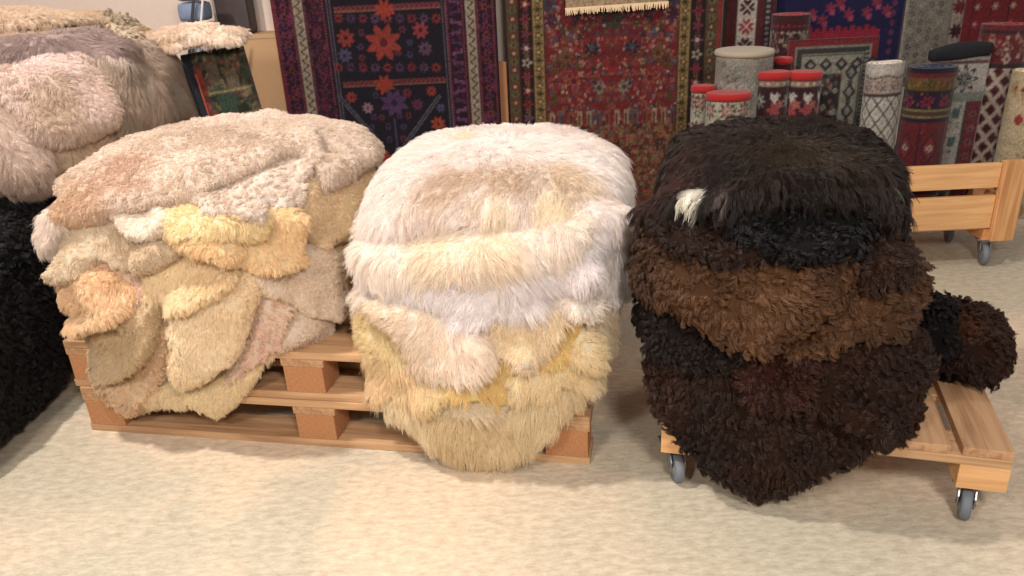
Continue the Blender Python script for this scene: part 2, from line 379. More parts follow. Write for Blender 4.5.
def spiral_end(r, z, layers, col1, col2, sq=1.0, seed=0):
    """the rolled end: a winding strip seen from above, with height"""
    n = 26*layers; V = []; Cc = []
    rng = np.random.default_rng(seed)
    rings = layers*4
    c1, c2 = lin(hexc(col1)), lin(hexc(col2))
    V = []; C_ = []; seg = 40
    for k in range(rings+1):
        for j in range(seg):
            a = 2*math.pi*j/seg; rr = r*(1-(k+j/seg)/(rings+1.5)); ph = (k % 4)
            V.append((rr*math.cos(a), rr*sq*math.sin(a), z+(0.004 if ph in (1, 2) else -0.003)+0.002*math.sin(a*3+seed)))
            C_.append(c1*(0.92+0.16*rng.random()) if ph in (0, 1, 2) else c2)
    F_ = [(k*seg+j, k*seg+(j+1) % seg, (k+1)*seg+(j+1) % seg, (k+1)*seg+j) for k in range(rings) for j in range(seg)]
    V.append((0, 0, z)); C_.append(c1); m = len(V)-1
    return np.array(V), F_, [(rings*seg+j, rings*seg+(j+1) % seg, m) for j in range(seg)], np.array(C_)
def roll(cv, loc, r, label, group, lean=(0, 0), top=('c8302c', '8c1c20'), sq=1.0, layers=3, lip=0.0, rz=0.0, lipc=None):
    """a rug rolled up and stood on end; the canvas wraps its visible half and the rest repeats"""
    o = empty('rolled_rug', loc); o.rotation_euler = (lean[0], lean[1], rz); tag(o, label, 'rolled rug', group)
    W_, H_ = cv.w, cv.h
    def fn(x, y, off):
        a = (x/W_)*2*math.pi - math.pi/2 - math.pi*0.5 + math.pi/2
        rr = r-0.006+off; wob = 1+0.02*np.sin(3*a+y*6)
        return np.stack([rr*wob*np.cos(a-math.pi/2), rr*sq*wob*np.sin(a-math.pi/2), y], 1)
    woven('pile', cv, fn, 0.006, o)
    V, Fq, Ft, C_ = spiral_end(r*0.985, H_-0.004, layers, top[0], top[1], sq)
    me = bpy.data.meshes.new('rolled_end'); me.from_pydata([tuple(v) for v in V], [], Fq+Ft); vcol(me, C_)
    link_mesh('rolled_end', me, M_RUG, o, True)
    if lip:
        bm = bmesh.new(); lathe(bm, [(r*0.9, H_-lip), (r*1.03, H_-lip), (r*1.06, H_-lip*0.5), (r*1.02, H_+0.002), (r*0.9, H_+0.003)], 40, 'Z')
        for v in bm.verts: v.co.y *= sq
        me = bpy.data.meshes.new('end_band'); bm.to_mesh(me); bm.free(); vcol(me, np.tile(lin(hexc(lipc or top[0])), (len(me.vertices), 1)))
        link_mesh('end_band', me, M_RUG, o, True)
    return o

# ---- the two large hanging rugs
YA = 3.46
def rugpx(px, py, x0, z0, y=YA): p = aty(px, py, y); return float(p[0]-x0), float(p[2]-z0)
ax0 = float(aty(272, 10, YA)[0]); ax1 = float(aty(496, 10, YA)[0]); z0 = 0.05; Wd = ax1-ax0
c = Canvas(Wd, 1.75, '2a1020', 0.004, 3); c.fade = 0.42
def fx(f): return f*Wd
MOT = ['8a2f4e', '6e2350', 'a04a6a', '7a1f33', '8c5a78', 'a03a3a']
c.rect(0, 0, fx(.012), 9, '8a3040')
MOT = ['6e2a44', '521c40', '7c3450', '5c1a2c', '643c54', '1c1020', '1c1020']
for q0, q1 in ((.015, .088), (.915, .985)):
    c.scatter(fx(q0), 0, fx(q1), 1.75, 420, .007, .012, MOT)
    c.flowers_col(fx((q0+q1)/2), 0, 1.75, .018, .036, ['8a3450', '70305c', '8a3a3a'], ['1c1020'])
c.rect(fx(.095), 0, fx(.140), 9, 'b8a48e'); c.zig(0, 1.75, fx(.1175), .012, .036, .004, '2a1a1c', True)
c.rect(fx(.862), 0, fx(.907), 9, 'b8a48e'); c.zig(0, 1.75, fx(.8845), .012, .036, .004, '2a1a1c', True)
for q in (.015, .088, .148, .228, .778, .850, .915, .985):
    c.fill((np.abs(c.X-fx(q)) < .004) & ((c.Y/.012 % 1) < .5), '8c3a4c')
c.scatter(fx(.15), 0, fx(.226), 1.75, 420, .007, .012, MOT); c.flowers_col(fx(.19), 0, 1.75, .017, .033, ['70243c', '5c2444', '7c3048'], ['1c1020']); c.scatter(fx(.78), 0, fx(.85), 1.75, 200, .006, .010, MOT); c.hooks(fx(.815), 0, 1.75, .045, .040, ['744070', '804a74', '5c2c58'])
c.rect(fx(.255), 0, fx(.765), 9, '161322')

for q in (.245, .262, .758, .773): c.rect(fx(q)-.002, 0, fx(q)+.002, 9, '6e6472')
def A(px, py): return rugpx(px, py, ax0, z0)
def crop(u, v): return A(250+u/3.94, v/3.94)
for v in (28, 325, -270, 620):
    x_, y_ = crop(520, v); c.barber(fx(.275), fx(.75), y_, .010, .020, '9a4038', '3c2a44'); c.rect(fx(.275), y_-.013, fx(.75), y_-.010, 'a06a50')
    c.star(crop(530, v)[0], y_-.01, .045, 'b0402e', 8, .45)
for (u, v, r, cc, c2) in [(527, 167, .078, 'a84034', '6a2024'), (378, 150, .040, 'a43c34', '3c1420'), (672, 118, .036, 'a8404a', '3c1420'), (375, 218, .032, '57506a', '2a1a30'), (690, 190, .032, '6a4864', '2a1a30'),
                          (568, 405, .062, '5c3a66', '2e1c3c'), (742, 487, .034, 'b04a30', '5c1c20'), (398, 508, .036, '8c4838', '3c1420'), (465, 425, .026, '9c7484', '3c2440'), (660, 410, .026, '6c2c50', '2a1430'), (400, 383, .026, 'a03c34', '3c1420'), (715, 358, .024, 'a03c34', '3c1420'), (620, 365, .022, '7a3040', '3c1420'), (752, 425, .02, '54507a', '22203c')]:
    x_, y_ = crop(u, v); c.star(x_, y_, r, cc, 8, .50, c2)
for v in (72, 265, -60, -200):
    for k, u in enumerate(range(350, 740, 48)):
        x_, y_ = crop(u, v); c.flower(x_, y_, .021, ['9a3838', '5a3a60', '8a3040', '6a4a6c'][k % 4], '2a1024', 8)
for (u, v) in [(440, 128), (600, 115), (437, 185), (630, 165), (442, 228), (632, 215), (585, 210), (480, 500), (545, 498), (605, 498), (490, 462), (520, 462), (590, 455), (625, 455), (550, 548), (605, 545), (495, 375)]:
    x_, y_ = crop(u, v); c.flower(x_, y_, .016, c.rng.choice(['7a3440', '4c4468', '5c3a60']), '1c1220', 6)
x_, y_ = crop(352, 380); x2, y2 = crop(520, 570); c.line(x_, y_, x2, y2, .016, '6a6674'); c.line(x_, y_, x2, y2, .006, '1c1a24')
x_, y_ = crop(745, 380); x2, y2 = crop(610, 570); c.line(x_, y_, x2, y2, .016, '6a6674'); c.line(x_, y_, x2, y2, .006, '1c1a24')
x_, y_ = crop(570, 470); c.line(x_, y_, x_, y_-.2, .008, '4a4660')
hang_rug('hanging_rug', c, ax0, YA, z0, 'dark navy and purple hanging rug with red eight-pointed stars', 'rugs hanging along the back wall', seed=1)

bx0 = float(aty(506, 10, YA)[0]); bx1 = float(aty(722, 10, YA)[0]); Wb = bx1-bx0
c = Canvas(Wb, 1.75, '6e1c22', 0.004, 5); c.fade = 0.5
def fb(u): return (u-52)/865.0*Wb
RED = ['8e2a2e', '6e2030', 'a8584a', '5c3a2c', 'b08a6a', '3e2a34', '94403a', '7a5038', '4c5664', 'a0464c', '6a2c3c', '55482c']
c.rect(fb(200), 0, fb(745), 9, '7c2228')
mid = fb(475)
c.scatter(fb(205), 0, mid, 1.75, 1100, .009, .017, RED, mid)
c.scatter(fb(205), .3, mid, 1.75, 420, .004, .008, ['c8a088', '9c8c94', '5c6c8c', 'b86a5c', 'c0584c', '2a2434'], mid)
for (u, v, r, cc) in [(400, 192, .034, '141c2c'), (400, 188, .014, '3e6470'), (490, 70, .05, '40463c'), (240, 80, .03, '232a4a'), (230, 15, .04, '1c4a62'), (330, 320, .035, 'a84a3c'), (430, 345, .03, '7a8478'), (270, 250, .04, '6c4a28'), (300, 225, .03, '7a5530'), (475, 250, .035, '9c2026')]:
    x_, y_ = rugpx(490+u/3.94, v/3.94, bx0, z0)
    for xx in (x_, 2*mid-x_): c.flower(xx, y_, r, cc, '5c2a2c', 7)
for k in range(12):
    t = k/11; x_, y_ = rugpx(490+(210+t*265)/3.94, (235+22*math.sin(t*6))/3.94, bx0, z0)
    for xx in (x_, 2*mid-x_): c.flower(xx, y_, .011, '3a1c1e', '8a5a3c', 5)
x_, yb = rugpx(600, 118, bx0, z0)
c.scatter(fb(205), 0, mid, yb-.03, 500, .008, .017, ['5c4a30', '7a5a38', '6e2a28', '94603c', '3e2c24', '8a7458'], mid)
for k in range(14): c.rect(fb(215)+k*.040, yb-.03, fb(215)+k*.040+.020, yb+.035, ['a08a6e', '5e5a66', '8c4a38', 'b09070'][k % 4]); c.rect(fb(215)+k*.040+.006, yb-.03, fb(215)+k*.040+.014, yb+.020, '5c2422')
for (u0, u1, bgc, dot, alt) in [(52, 98, '5a4632', '7c2c2a', '6c6a48'), (155, 200, '9c8452', '5c2a24', '4c3a24'), (745, 790, '9c8452', '5c2a24', '4c3a24'), (852, 898, '5a4c36', '6c2c2a', '7a7450')]:
    c.rect(fb(u0), 0, fb(u1), 9, bgc); c.flowers_col(fb((u0+u1)/2), 0, 1.75, .018, .034, [dot, alt], ['c0a878', '3a2a1e'])
for (u0, u1) in [(100, 154), (792, 850)]:
    c.rect(fb(u0), 0, fb(u1), 9, '1c1214'); c.flowers_col(fb((u0+u1)/2), 0, 1.75, .024, .058, ['8c3440', '9c2c34', 'a8a090', '7c4a5c', '8a2a30'], ['5c1c24', 'c8b8a0', '4a4a66']); c.flowers_col(fb((u0+u1)/2), .029, 1.75, .012, .058, ['8a6a50', '6c3a40'], ['2a1a18'])
for u in (99, 154, 201, 744, 791, 851): c.rect(fb(u)-.003, 0, fb(u)+.003, 9, '2c1a16')
c.rect(fb(898), 0, fb(925), 9, '94302c')
hang_rug('hanging_rug', c, bx0, YA, z0, 'red floral hanging rug with olive and black flowered borders', 'rugs hanging along the back wall', seed=2)

# a folded rug end with a cream fringe over the red rug
fx0, fz0 = [float(v) for v in aty(566, 10, YA-.05)[[0, 2]]]; fx1 = float(aty(668, 8, YA-.05)[0])
c = Canvas(fx1-fx0, .5, 'c9ab86', 0.006, 8); c.rect(0, .05, 9, 9, '6e2426'); c.scatter(0, .06, fx1-fx0, .5, 120, .01, .02, RED)
o = hang_rug('hung_runner', c, fx0, YA-.035, fz0+.005, 'folded rug end with a cream fringe, hung over the top of the red floral rug', None, seed=4, tilt=R(-1.0))
rng_ = np.random.default_rng(4); bm = bmesh.new()
for k in range(110):
    x = -(fx1-fx0)/2+(fx1-fx0)*k/109; l = .014+.010*rng_.random(); dx = rng_.normal()*.004
    vs = [bm.verts.new(p) for p in ((x-.0028, -.010, .006), (x+.0028, -.010, .006), (x+.001+dx, -.014, -l), (x-.001+dx, -.014, -l))]; bm.faces.new(vs)
    vs2 = [bm.verts.new((v.co.x, v.co.y+.004, v.co.z)) for v in vs]; bm.faces.new(vs2[::-1])
    for i in range(4): bm.faces.new((vs[i], vs2[i], vs2[(i+1) % 4], vs[(i+1) % 4]))
from_bm('fringe', bm, flat_mat('cream_fringe', (214, 186, 150), .9), o)

# bright wooden lath between the rugs, tan board low on the wall at the left
xw, zw = [float(v) for v in aty(499, 62, 3.52)[[0, 2]]]
o = put('lath', (xw+.008, 3.525, zw/2), (.045, .02, zw), wood_mat('orange_wood', (214, 150, 104), (190, 124, 82), 2), None); tag(o, 'narrow orange-tan wooden lath standing between the two large hanging rugs', 'lath')
xa = float(aty(240, 36, 3.2)[0]); za = float(aty(262, 33, 3.2)[2])
M_TAN = flat_mat('brown_cardboard', (184, 146, 108), .8, 0, .04, 30)
xa = float(aty(208, 38, 3.50)[0]); xb = float(aty(292, 33, 3.50)[0])+.08; za = float(aty(262, 34, 3.50)[2])
cb = empty('cupboard', (xa, 3.49, 0)); tag(cb, 'plain tan low cupboard against the wall, left of the navy hanging rug', 'cupboard')
put('body', ((xb-xa)/2, .075, (za-.018)/2), (xb-xa, .145, za-.018), M_TAN, cb); put('top', ((xb-xa)/2, .075, za-.009), (xb-xa+.008, .150, .018), M_TAN, cb)
zt = za+.001

# ---- further rugs and rolls at the right
GR, GW = 'rugs hanging along the back wall', 'rolled and folded rugs kept in the pine trolley'
def strip(px0, px1, ybot, y, bg, seed=0, htop=1.35):
    x0 = float(aty(px0, 8, y)[0]); x1 = float(aty(px1, 8, y)[0]); zz = float(aty((px0+px1)/2, ybot, y)[2])
    return Canvas(x1-x0, htop-zz, bg, .004, seed), x0, zz
c, x0, zz = strip(727, 776, 62, 3.53, '5c1a22', 11, 1.5)
c.rect(.042, 0, .125, 9, 'cfc2b6')
for k in range(12):
    y_ = .07+k*.078; c.star(.083, y_, .036, ['44141c', 'a83238'][k % 2], 8, .5); c.line(.065, y_-.018, .101, y_+.018, .005, 'cfc2b6'); c.line(.065, y_+.018, .101, y_-.018, .005, 'cfc2b6')
c.rect(c.w-.05, 0, c.w-.02, 9, '2a1c20')
for k in range(40): c.rect(c.w-.042, k*.022, c.w-.028, k*.022+.012, '94888a')
hang_rug('hanging_rug', c, x0, 3.53, zz, 'narrow hanging rug with dark and red stars on a white stripe', GR, seed=5)
c, x0, zz = strip(772, 905, 70, 3.56, '1c1c4c', 12, 1.5)
def K(px, py): p = aty(px, py, 3.56); return float(p[0]-x0), float(p[2]-zz)
zr0, zr1 = K(850, 41)[1], K(850, 30)[1]
c.rect(0, zr0, c.w-.10, zr1, 'a8243c'); c.rect(0, zr0-.014, c.w-.10, zr0, '5c1420')
for u, v in [(830, 8), (848, 14), (866, 12), (812, 14), (886, 10), (822, 20), (840, 3), (876, 2)]:
    x_, y_ = K(u, v); c.star(x_, y_, .026, '94304a', 6, .35); c.star(x_+.01, y_-.02, .014, 'b0506a', 4, .4)
for k in range(20): c.dia(c.w-.05, .03+k*.04, .014, .016, '6e3458'); 
for k in range(20): x_ = .02+k*.03; c.fill((np.abs(c.X-x_) < .010) & (c.Y > zr1) & (c.Y < zr1+.012+.01*(k % 2)) & (c.X < c.w-.12), 'a8243c')
c.rect(c.w-.012, 0, c.w, 9, '5c5468')
hang_rug('hanging_rug', c, x0, 3.56, zz, 'royal blue hanging rug with a crimson band and small red figures', GR, seed=6)
c, x0, zz = strip(905, 951, 85, 3.54, '8c8478', 13, 1.5)
for k in range(4):
    for j in range(30): c.dia(.03+k*.04, .03+j*.034, .013, .014, ['4a4440', '6c645c', 'a8a090', '55504c'][(k+j) % 4], .5)
c.rect(0, 0, .012, 9, 'a49c8e')
hang_rug('hanging_rug', c, x0, 3.54, zz, 'greyish beige hanging rug with small dark diamonds', GR, seed=7)
c, x0, zz = strip(951, 968, 50, 3.57, 'cbb3a8', 14, 1.5)
for k in range(10): c.star(.035, .08+k*.10, .034, ['4a1420', '94303a'][k % 2], 8, .5)
hang_rug('hanging_rug', c, x0, 3.57, zz, 'pinkish white hanging strip of rug with a dark red star', GR, seed=8)
c, x0, zz = strip(964, 1060, 55, 3.51, '7c1824', 15, 1.5)
for k in range(5): c.rect(.03+k*.075, 0, .036+k*.075, 9, '3e1018'); c.flowers_col(.05+k*.075, .1, 1.2, .017, .07, ['a84a4c', 'b08478', '5c1a24'], ['c8a890'])
hang_rug('hanging_rug', c, x0, 3.51, zz, 'deep red hanging rug with rows of pale flowers, above the lattice roll', GR, seed=9)

def stand(px0, px1, pyt, y, bg, seed=0, zb=None):
    """a canvas for a roll whose top is seen at that height"""
    xa_, xb_ = aty(px0, pyt+15, y), aty(px1, pyt+15, y); r = float(xb_[0]-xa_[0])/2; zt_ = float(aty((px0+px1)/2, pyt, y)[2])
    zb = ZT if zb is None else zb
    return Canvas(2*math.pi*r, zt_-zb, bg, .004, seed), (float(xa_[0]+xb_[0])/2, y, zb), r
def tophalf(c, s=1): return c.h
CEN = 0.5
def mids(c): return c.w*CEN
GT = ['8a9288', 'b0a898', '6e6c60', '9c8c8c', 'a8988c']
# grey-cream roll
c, loc, r = stand(716, 771, 50, 3.06, 'a39c90', 21)
c.scatter(0, 0, c.w, c.h, 1500, .007, .013, GT)
for y_ in (.09, .19, .30): c.zig(0, c.w, c.h-y_-.03, .012, .045, .004, 'c4bcb0')
c.rect(0, c.h-.03, c.w, c.h, 'b0a692')
roll(c, loc, r, 'thick grey rolled rug with a faded pattern and pale top, behind the red-topped rolls', GW, top=('9c907e', '7c7264'), lip=.016)
# white green flowered, red top (two)
for (p0, p1, pt, y, sd, lab) in [(706, 749, 93, 2.94, 22, 'white flowered rolled rug with a bright red top, in front of the grey roll'), (691, 715, 86, 3.05, 23, 'narrow flowered roll with a red top, half hidden, leftmost of the rolled rugs')]:
    c, loc, r = stand(p0, p1, pt, y, 'c8c0ac', sd)
    for k in range(40):
        for j in range(8):
            if (k+j) % 2 == 0: c.flower(c.w*(k+.5)/10, c.h-.045-j*.05, .018, ['4e5c3c', '7a2028'][(j//2) % 2], 'c8c0ac', 6)
    for k in range(7): c.rose(c.w*(k+.5)/7, c.h-.055, .034, ['2a2420', 'a03034', 'd8ccb8', '8c2028']); c.rose(c.w*(k+1)/7, c.h-.155, .034, ['2a2420', 'a03034', 'd8ccb8', '8c2028'])
    roll(c, loc, r, lab, GW, top=('b42a2c', '8c1c20'), lip=.022, lipc='98201f', sq=.8)
# red dark roll behind
c, loc, r = stand(771, 808, 14, 3.32, '4a1a22', 24)
for y_, cc in ((.03, 'a83038'), (.055, 'c8b8a8')):
    for k in range(60): c.flower(k*.022, c.h-y_-.01, .008, cc, cc, 4)
c.scatter(0, c.h-.14, c.w, c.h-.07, 160, .008, .016, ['8c6a5c', 'a89888', '6e2a30', '2a1a1e'])
c.rect(0, 0, c.w, c.h-.15, '3a2024'); c.scatter(0, 0, c.w, c.h-.16, 300, .01, .02, ['94888a', 'c8b8a8', '6e2a30', '2a1a1e'])
roll(c, loc, r, 'tall dark red rolled rug standing behind the twin red-topped rolls', GW, top=('8c2430', '5c1820'))
# twins
for (p0, p1, sd, lab) in [(757, 788, 25, 'red-topped rolled rug of the twin pair, with a pale blue rosette'), (787, 820, 26, 'red-topped rolled rug of the twin pair, with a white heart and pink figures')]:
    c, loc, r = stand(p0, p1, 72, 2.97, '3c1620', sd)
    H_ = c.h
    c.rect(0, H_-.045, c.w, H_-.028, 'a88c78'); 
    for k in range(30): c.dia(k*.03, H_-.036, .008, .007, 'd8c4ac')
    for k in range(6):
        x_ = mids(c)+(k-2.5)*.062
        if sd == 25 and k % 2 == 0: c.rose(x_, H_-.10, .030, ['8c9490', 'a8b0a4', 'd8c890', '6e7468'])
        else:
            c.flower(x_-.010, H_-.078, .012, 'd8ccc4', 'd8ccc4', 3); c.flower(x_+.010, H_-.078, .012, 'd8ccc4', 'd8ccc4', 3); c.dia(x_, H_-.09, .014, .018, 'd8ccc4'); c.star(x_, H_-.13, .03, 'a84a4c', 5, .4); c.star(x_+.02, H_-.11, .02, 'b86a60', 5, .4)
    c.rect(0, H_-.185, c.w, H_-.165, '94847c'); c.scatter(0, H_-.30, c.w, H_-.185, 120, .008, .018, ['94847c', 'b86a60', 'c8b8a8', '6e2a30'])
    roll(c, loc, r, lab, GW, top=('bc2e30', '8c1c20'), lip=.024, lipc='9c2222', sq=.8)
c, loc, r = stand(774, 790, 58, 3.10, '4a1a22', 27)
roll(c, loc, r*1.1, 'small red rolled rug end just behind the twin pair', GW, top=('b42a2c', '8c1c20'), lip=.02, lipc='98201f')

# big folded grey rug with red border
def panel(px0, px1, pyt, y, bg, seed, lean=.0, zb=None):
    xa_, xb_ = float(aty(px0, pyt+40, y)[0]), float(aty(px1, pyt+40, y)[0]); zt_ = float(aty((px0+px1)/2, pyt, y)[2]); zb = ZT if zb is None else zb
    return Canvas(xb_-xa_, zt_-zb, bg, .004, seed), xa_, zb
c, x0, zz = panel(787, 876, 39, 3.15, '24211f', 31)
w_, h_ = c.w, c.h
for d, cc in ((0, '84202a'), (.028, '8c8a80'), (.034, '3a3834'), (.055, '9a988c'), (.060, '2a2826')):
    c.rect(d, 0, w_-d, h_-d, cc)
for k in range(60):
    c.rect(.034+k*.016, h_-.052, .030+k*.016, h_-.030, '8c8a80'); c.rect(w_-.052, h_-.06-k*.016, w_-.030, h_-.052-k*.016, '8c8a80')
c.scatter(.07, 0, w_-.10, h_-.08, 260, .008, .014, ['a8a498', '5c5a54', '8c5048', '3a3834'])
c.rect(w_-.13, 0, w_-.062, h_-.062, 'a09c8c'); c.rect(.06, h_-.13, w_-.062, h_-.062, 'a09c8c')
for k in range(9):
    c.dia(w_-.096, h_-.13-k*.075, .026, .034, '2a2624'); c.dia(w_-.096, h_-.13-k*.075, .014, .02, '94908c'); c.star(w_-.096, h_-.168-k*.075, .014, '5c4a44', 4, .4)
    c.dia(.09+k*.06, h_-.096, .026, .026, '2a2624'); c.dia(.09+k*.06, h_-.096, .012, .012, '94908c')
hang_rug('folded_rug', c, x0, 3.16, zz, 'folded charcoal and grey patterned rug with a dark red edge, leaning upright in the trolley', GW, seed=10, lean=-.02, wave=.004)
# white lattice roll
c, loc, r = stand(869, 906, 62, 3.02, 'd0c8bc', 32)
H_ = c.h
c.lattice(0, 0, c.w, H_-.115, .05, .07, .07, '3a3232', None, 'a8b0a0'); c.rect(0, H_-.115, c.w, H_-.045, 'c2aca0'); c.rect(0, H_-.118, c.w, H_-.108, '3a2c2c'); c.zig(0, c.w, H_-.047, .006, .10, .003, '5c4844')
for k in range(8): c.rose(c.w*(k+.5)/8, H_-.078, .022, ['5c4448', 'c8b8ac', '94605c'])
roll(c, loc, r, 'white rolled rug with a thin black diamond lattice', GW, top=('cfc4b8', '94887c'), lean=(0, R(-1.5)), sq=.7)
# banded roll
c, loc, r = stand(907, 954, 66, 2.99, '2a1a2c', 33)
H_ = c.h; t_ = 0
for hh, cc in ((.020, '1a1c30'), (.014, '6e2026'), (.046, '6e5630'), (.008, '2e2218'), (.060, '1e1630'), (.009, '8c7850'), (.014, '4a3a2c'), (.008, '8c7850'), (.018, '1e1a30'), (.010, '6e2026'), (.18, '6e1e24'), (.02, '24203c'), (.3, '5c1c22')):
    c.rect(0, H_-t_-hh, c.w, H_-t_, cc)
    if hh == .046: c.scatter(0, H_-t_-hh+.008, c.w, H_-t_-.008, 160, .007, .012, ['94783e', '4c4a2c', '86602e', '7c3a2a'])
    if hh == .060:
        for k in range(8): c.flower(c.w*(k+.5)/8, H_-t_-.03, .024, '8c2038', '3c1830', 6); c.scatter(0, H_-t_-.058, c.w, H_-t_-.002, 12, .004, .008, ['8c6a3c', '5c2a44', '7c2438'])
    if hh == .18:
        for k in range(6): c.rect(c.w*k/6, H_-t_-.18, c.w*k/6+.008, H_-t_, '3a1c2c'); c.dia(c.w*(k+.5)/6, H_-t_-.085, .034, .060, '3a1c30'); c.dia(c.w*(k+.5)/6, H_-t_-.085, .026, .048, '84282c'); c.star(c.w*(k+.5)/6, H_-t_-.085, .016, 'b09c8c', 6, .5, '3a1c34'); c.scatter(c.w*k/6, H_-t_-.18, c.w*(k+1)/6, H_-t_, 10, .004, .007, ['94403a', '5c4a50', '3c1c28'])
    t_ += hh
roll(c, loc, r, 'rolled rug in horizontal bands of navy, gold and red at the trolley front', GW, top=('20223c', '14142a'), sq=.75)
# black topped folded rug with black medallion
c, x0, zz = panel(924, 982, 48, 3.08, 'c4bcb4', 34)
w_, h_ = c.w, c.h
c.rect(0, h_-.035, w_, h_, '14121a'); c.rect(0, h_-.060, w_, h_-.045, '6e4a50')
c.rose(w_*.62, h_-.115, .055, ['121016', 'b8b4b0', '22222a', '8c9494']); c.scatter(0, h_-.165, w_*.35, h_-.07, 14, .007, .012, ['3a3438', '7c7478']); c.star(w_*.20, h_-.115, .03, '3a3438', 6, .4)
c.rect(0, h_-.20, w_, h_-.165, '8c948c'); c.rect(w_*.72, 0, w_*.76, h_-.2, '3c4a48'); c.rect(w_*.76, 0, w_, h_-.2, '7c2a34')
for k in range(10): c.flower(w_*.88, h_-.25-k*.055, .018, '94646a', '4a1a24', 6); c.rect(w_*.52, h_-.262-k*.11, w_*.64, h_-.225-k*.11, '5c7474'); c.flower(w_*.22, h_-.25-k*.06, .022, '4e6c6c', '2a2426', 4); c.scatter(0, h_-.28-k*.06, w_*.7, h_-.21-k*.06, 10, .005, .009, ['3a3436', '6a7474', '4c4448'])
hang_rug('folded_rug', c, x0, 3.07, zz, 'folded white rug with a black round medallion and black upper fold, behind the banded roll', GW, seed=11, wave=.003)
# its fold over the top
par = [q for q in COL.objects if q.name.startswith('folded_rug')][-1]
bm = bmesh.new(); rows = []
for k in range(15):
    f = k/14; x = -w_/2-.004+f*(w_-.004); ry, rz = .020, .010+.012*math.sin(f*math.pi); zo = -.006+.034*f-.016*f*f
    rows.append([bm.verts.new((x, ry*math.cos(a)-.01, zo+rz*math.sin(a)-(.02 if a > math.pi else 0))) for a in [2*math.pi*q/16 for q in range(16)]])
for a, b_ in zip(rows, rows[1:]):
    for k in range(16): bm.faces.new((a[k], a[(k+1) % 16], b_[(k+1) % 16], b_[k]))
bm.faces.new(rows[0]); bm.faces.new(rows[-1]); bmesh.ops.recalc_face_normals(bm, faces=bm.faces)
o = from_bm('top_fold', bm, flat_mat('black_wool', (20, 18, 24), .95), par, True); o.location = (0, 0, h_-.005)

# lattice roll with red panel
c, loc, r = stand(975, 1024, 24, 3.12, '6e1c28', 35)
H_ = c.h
c.rect(0, H_-.03, c.w, H_-.018, '2c1c1e'); c.scatter(0, H_-.13, c.w, H_-.035, 120, .008, .018, ['7c1824', 'a8786c', 'c8a89c', '5c1420'])
for k in range(7): c.rose(c.w*(k+.5)/7, H_-.085, .026, ['a8786c', '6e1c28', 'c8b0a0'])
c.rect(0, H_-.155, c.w, H_-.14, '2c1c1e'); c.rect(0, 0, c.w, H_-.155, 'cbb8aa'); c.lattice(0, 0, c.w, H_-.155, .058, .072, .09, 'cbb8aa', '5c1c24', '2a1418')
roll(c, loc, r, 'rolled rug with a red flowered top panel above a cream lattice of dark red diamonds', GW, top=('7c1824', '4a1018'), sq=.7, lean=(0, R(1.5)))
c, loc, r = stand(1012, 1060, 70, 2.98, 'd8c29c', 36)
c.scatter(0, 0, c.w, c.h-.05, 70, .02, .035, ['a82c30', 'c8a070', 'd8c29c'])
roll(c, loc, r, 'cream rolled rug with red blotches at the right edge of the photo', GW, top=('d8c29c', 'b09878'), sq=.8)

# ---- tapestry bag, little skin on it, dark case, blue jeans at the far left
ty = 2.98
tx0, tz1 = [float(v) for v in aty(177, 50, ty)[[0, 2]]]; tx1 = float(aty(240, 45, ty)[0])
c = Canvas(tx1-tx0, .62, '2e2a22', .004, 41)
TP = ['3c4a34', '5c5040', '6e5e48', '2a3428', '7a3a2c', '46584c', '8c7a5a']
c.scatter(.05, 0, c.w, .62, 420, .008, .02, TP)
for (x_, y_, a_, b_, cc) in ((.09, .50, .13, .58, '6e5e4c'), (.10, .40, .17, .47, '3a4e40'), (.15, .47, .19, .55, '7a6a54'), (.09, .31, .13, .38, '55603c'), (.16, .28, .2, .42, '24301e'), (.10, .36, .19, .39, '8c7c58')): c.rect(x_, y_, a_, b_, cc)
for y_ in (.28, .475, .385): c.rect(.075, y_, c.w, y_+.006, 'a8956c')
c.rect(0, 0, .045, .62, '1c2438'); c.rect(.045, .30, .070, .56, '944030'); c.scatter(.045, .28, .08, .56, 20, .005, .010, ['5c2c22', '2c3a5c', 'a8442c']); c.rect(.045, 0, .07, .28, '2c3a5c')
c.rect(.078, .20, c.w, .27, '4a3e30'); c.scatter(.08, .20, c.w, .27, 60, .006, .012, ['8c7a5a', '2e2a22', '6e4a38']); c.rect(.075, .19, c.w, .196, 'a8956c')
tb = empty('tapestry_bag', ((tx0+tx1)/2+.085, ty, tz1-.62)); tb.rotation_euler = (0, R(-7), 0); tag(tb, 'dark green and rust tapestry bag standing behind the left heap', 'bag')
def bagf(x, y, off):
    k = np.clip(np.minimum(np.minimum(x, c.w-x)/.05, np.minimum(y, .62-y)/.06), 0, 1); puff = .045*np.sqrt(np.maximum(1-(1-k)**2, 0))
    return np.stack([x-c.w/2, (-puff-.004) if off > 0 else (puff+.004), y], 1)
woven('front_panel', c, bagf, .01, tb, None, '2a2620')
put('piping', (-c.w/2+.05, -.049, .30), (.006, .008, .5), flat_mat('rust_piping', (150, 66, 44), .8), tb)
zk = tz1-.62-.018
ck = empty('wooden_crate', ((tx0+tx1)/2+.085, ty, 0)); tag(ck, 'small slatted pine crate on the floor, under the tapestry bag', 'crate')
for k in range(3):
    for sy in (-1, 1): put('slat', (0, sy*.13, .035+k*(zk-.07)/2), (.30, .014, .065), M_PINE, ck)
    for sx in (-1, 1): put('end_slat', (sx*.143, 0, .035+k*(zk-.07)/2), (.014, .246, .065), M_PINE_Y, ck)
for sx in (-1, 1):
    for sy in (-1, 1): put('corner_post', (sx*.125, sy*.112, zk/2), (.022, .022, zk), M_PINE_Z, ck)
put('lid', (0, 0, zk+.006), (.30, .274, .012), M_PINE, ck)
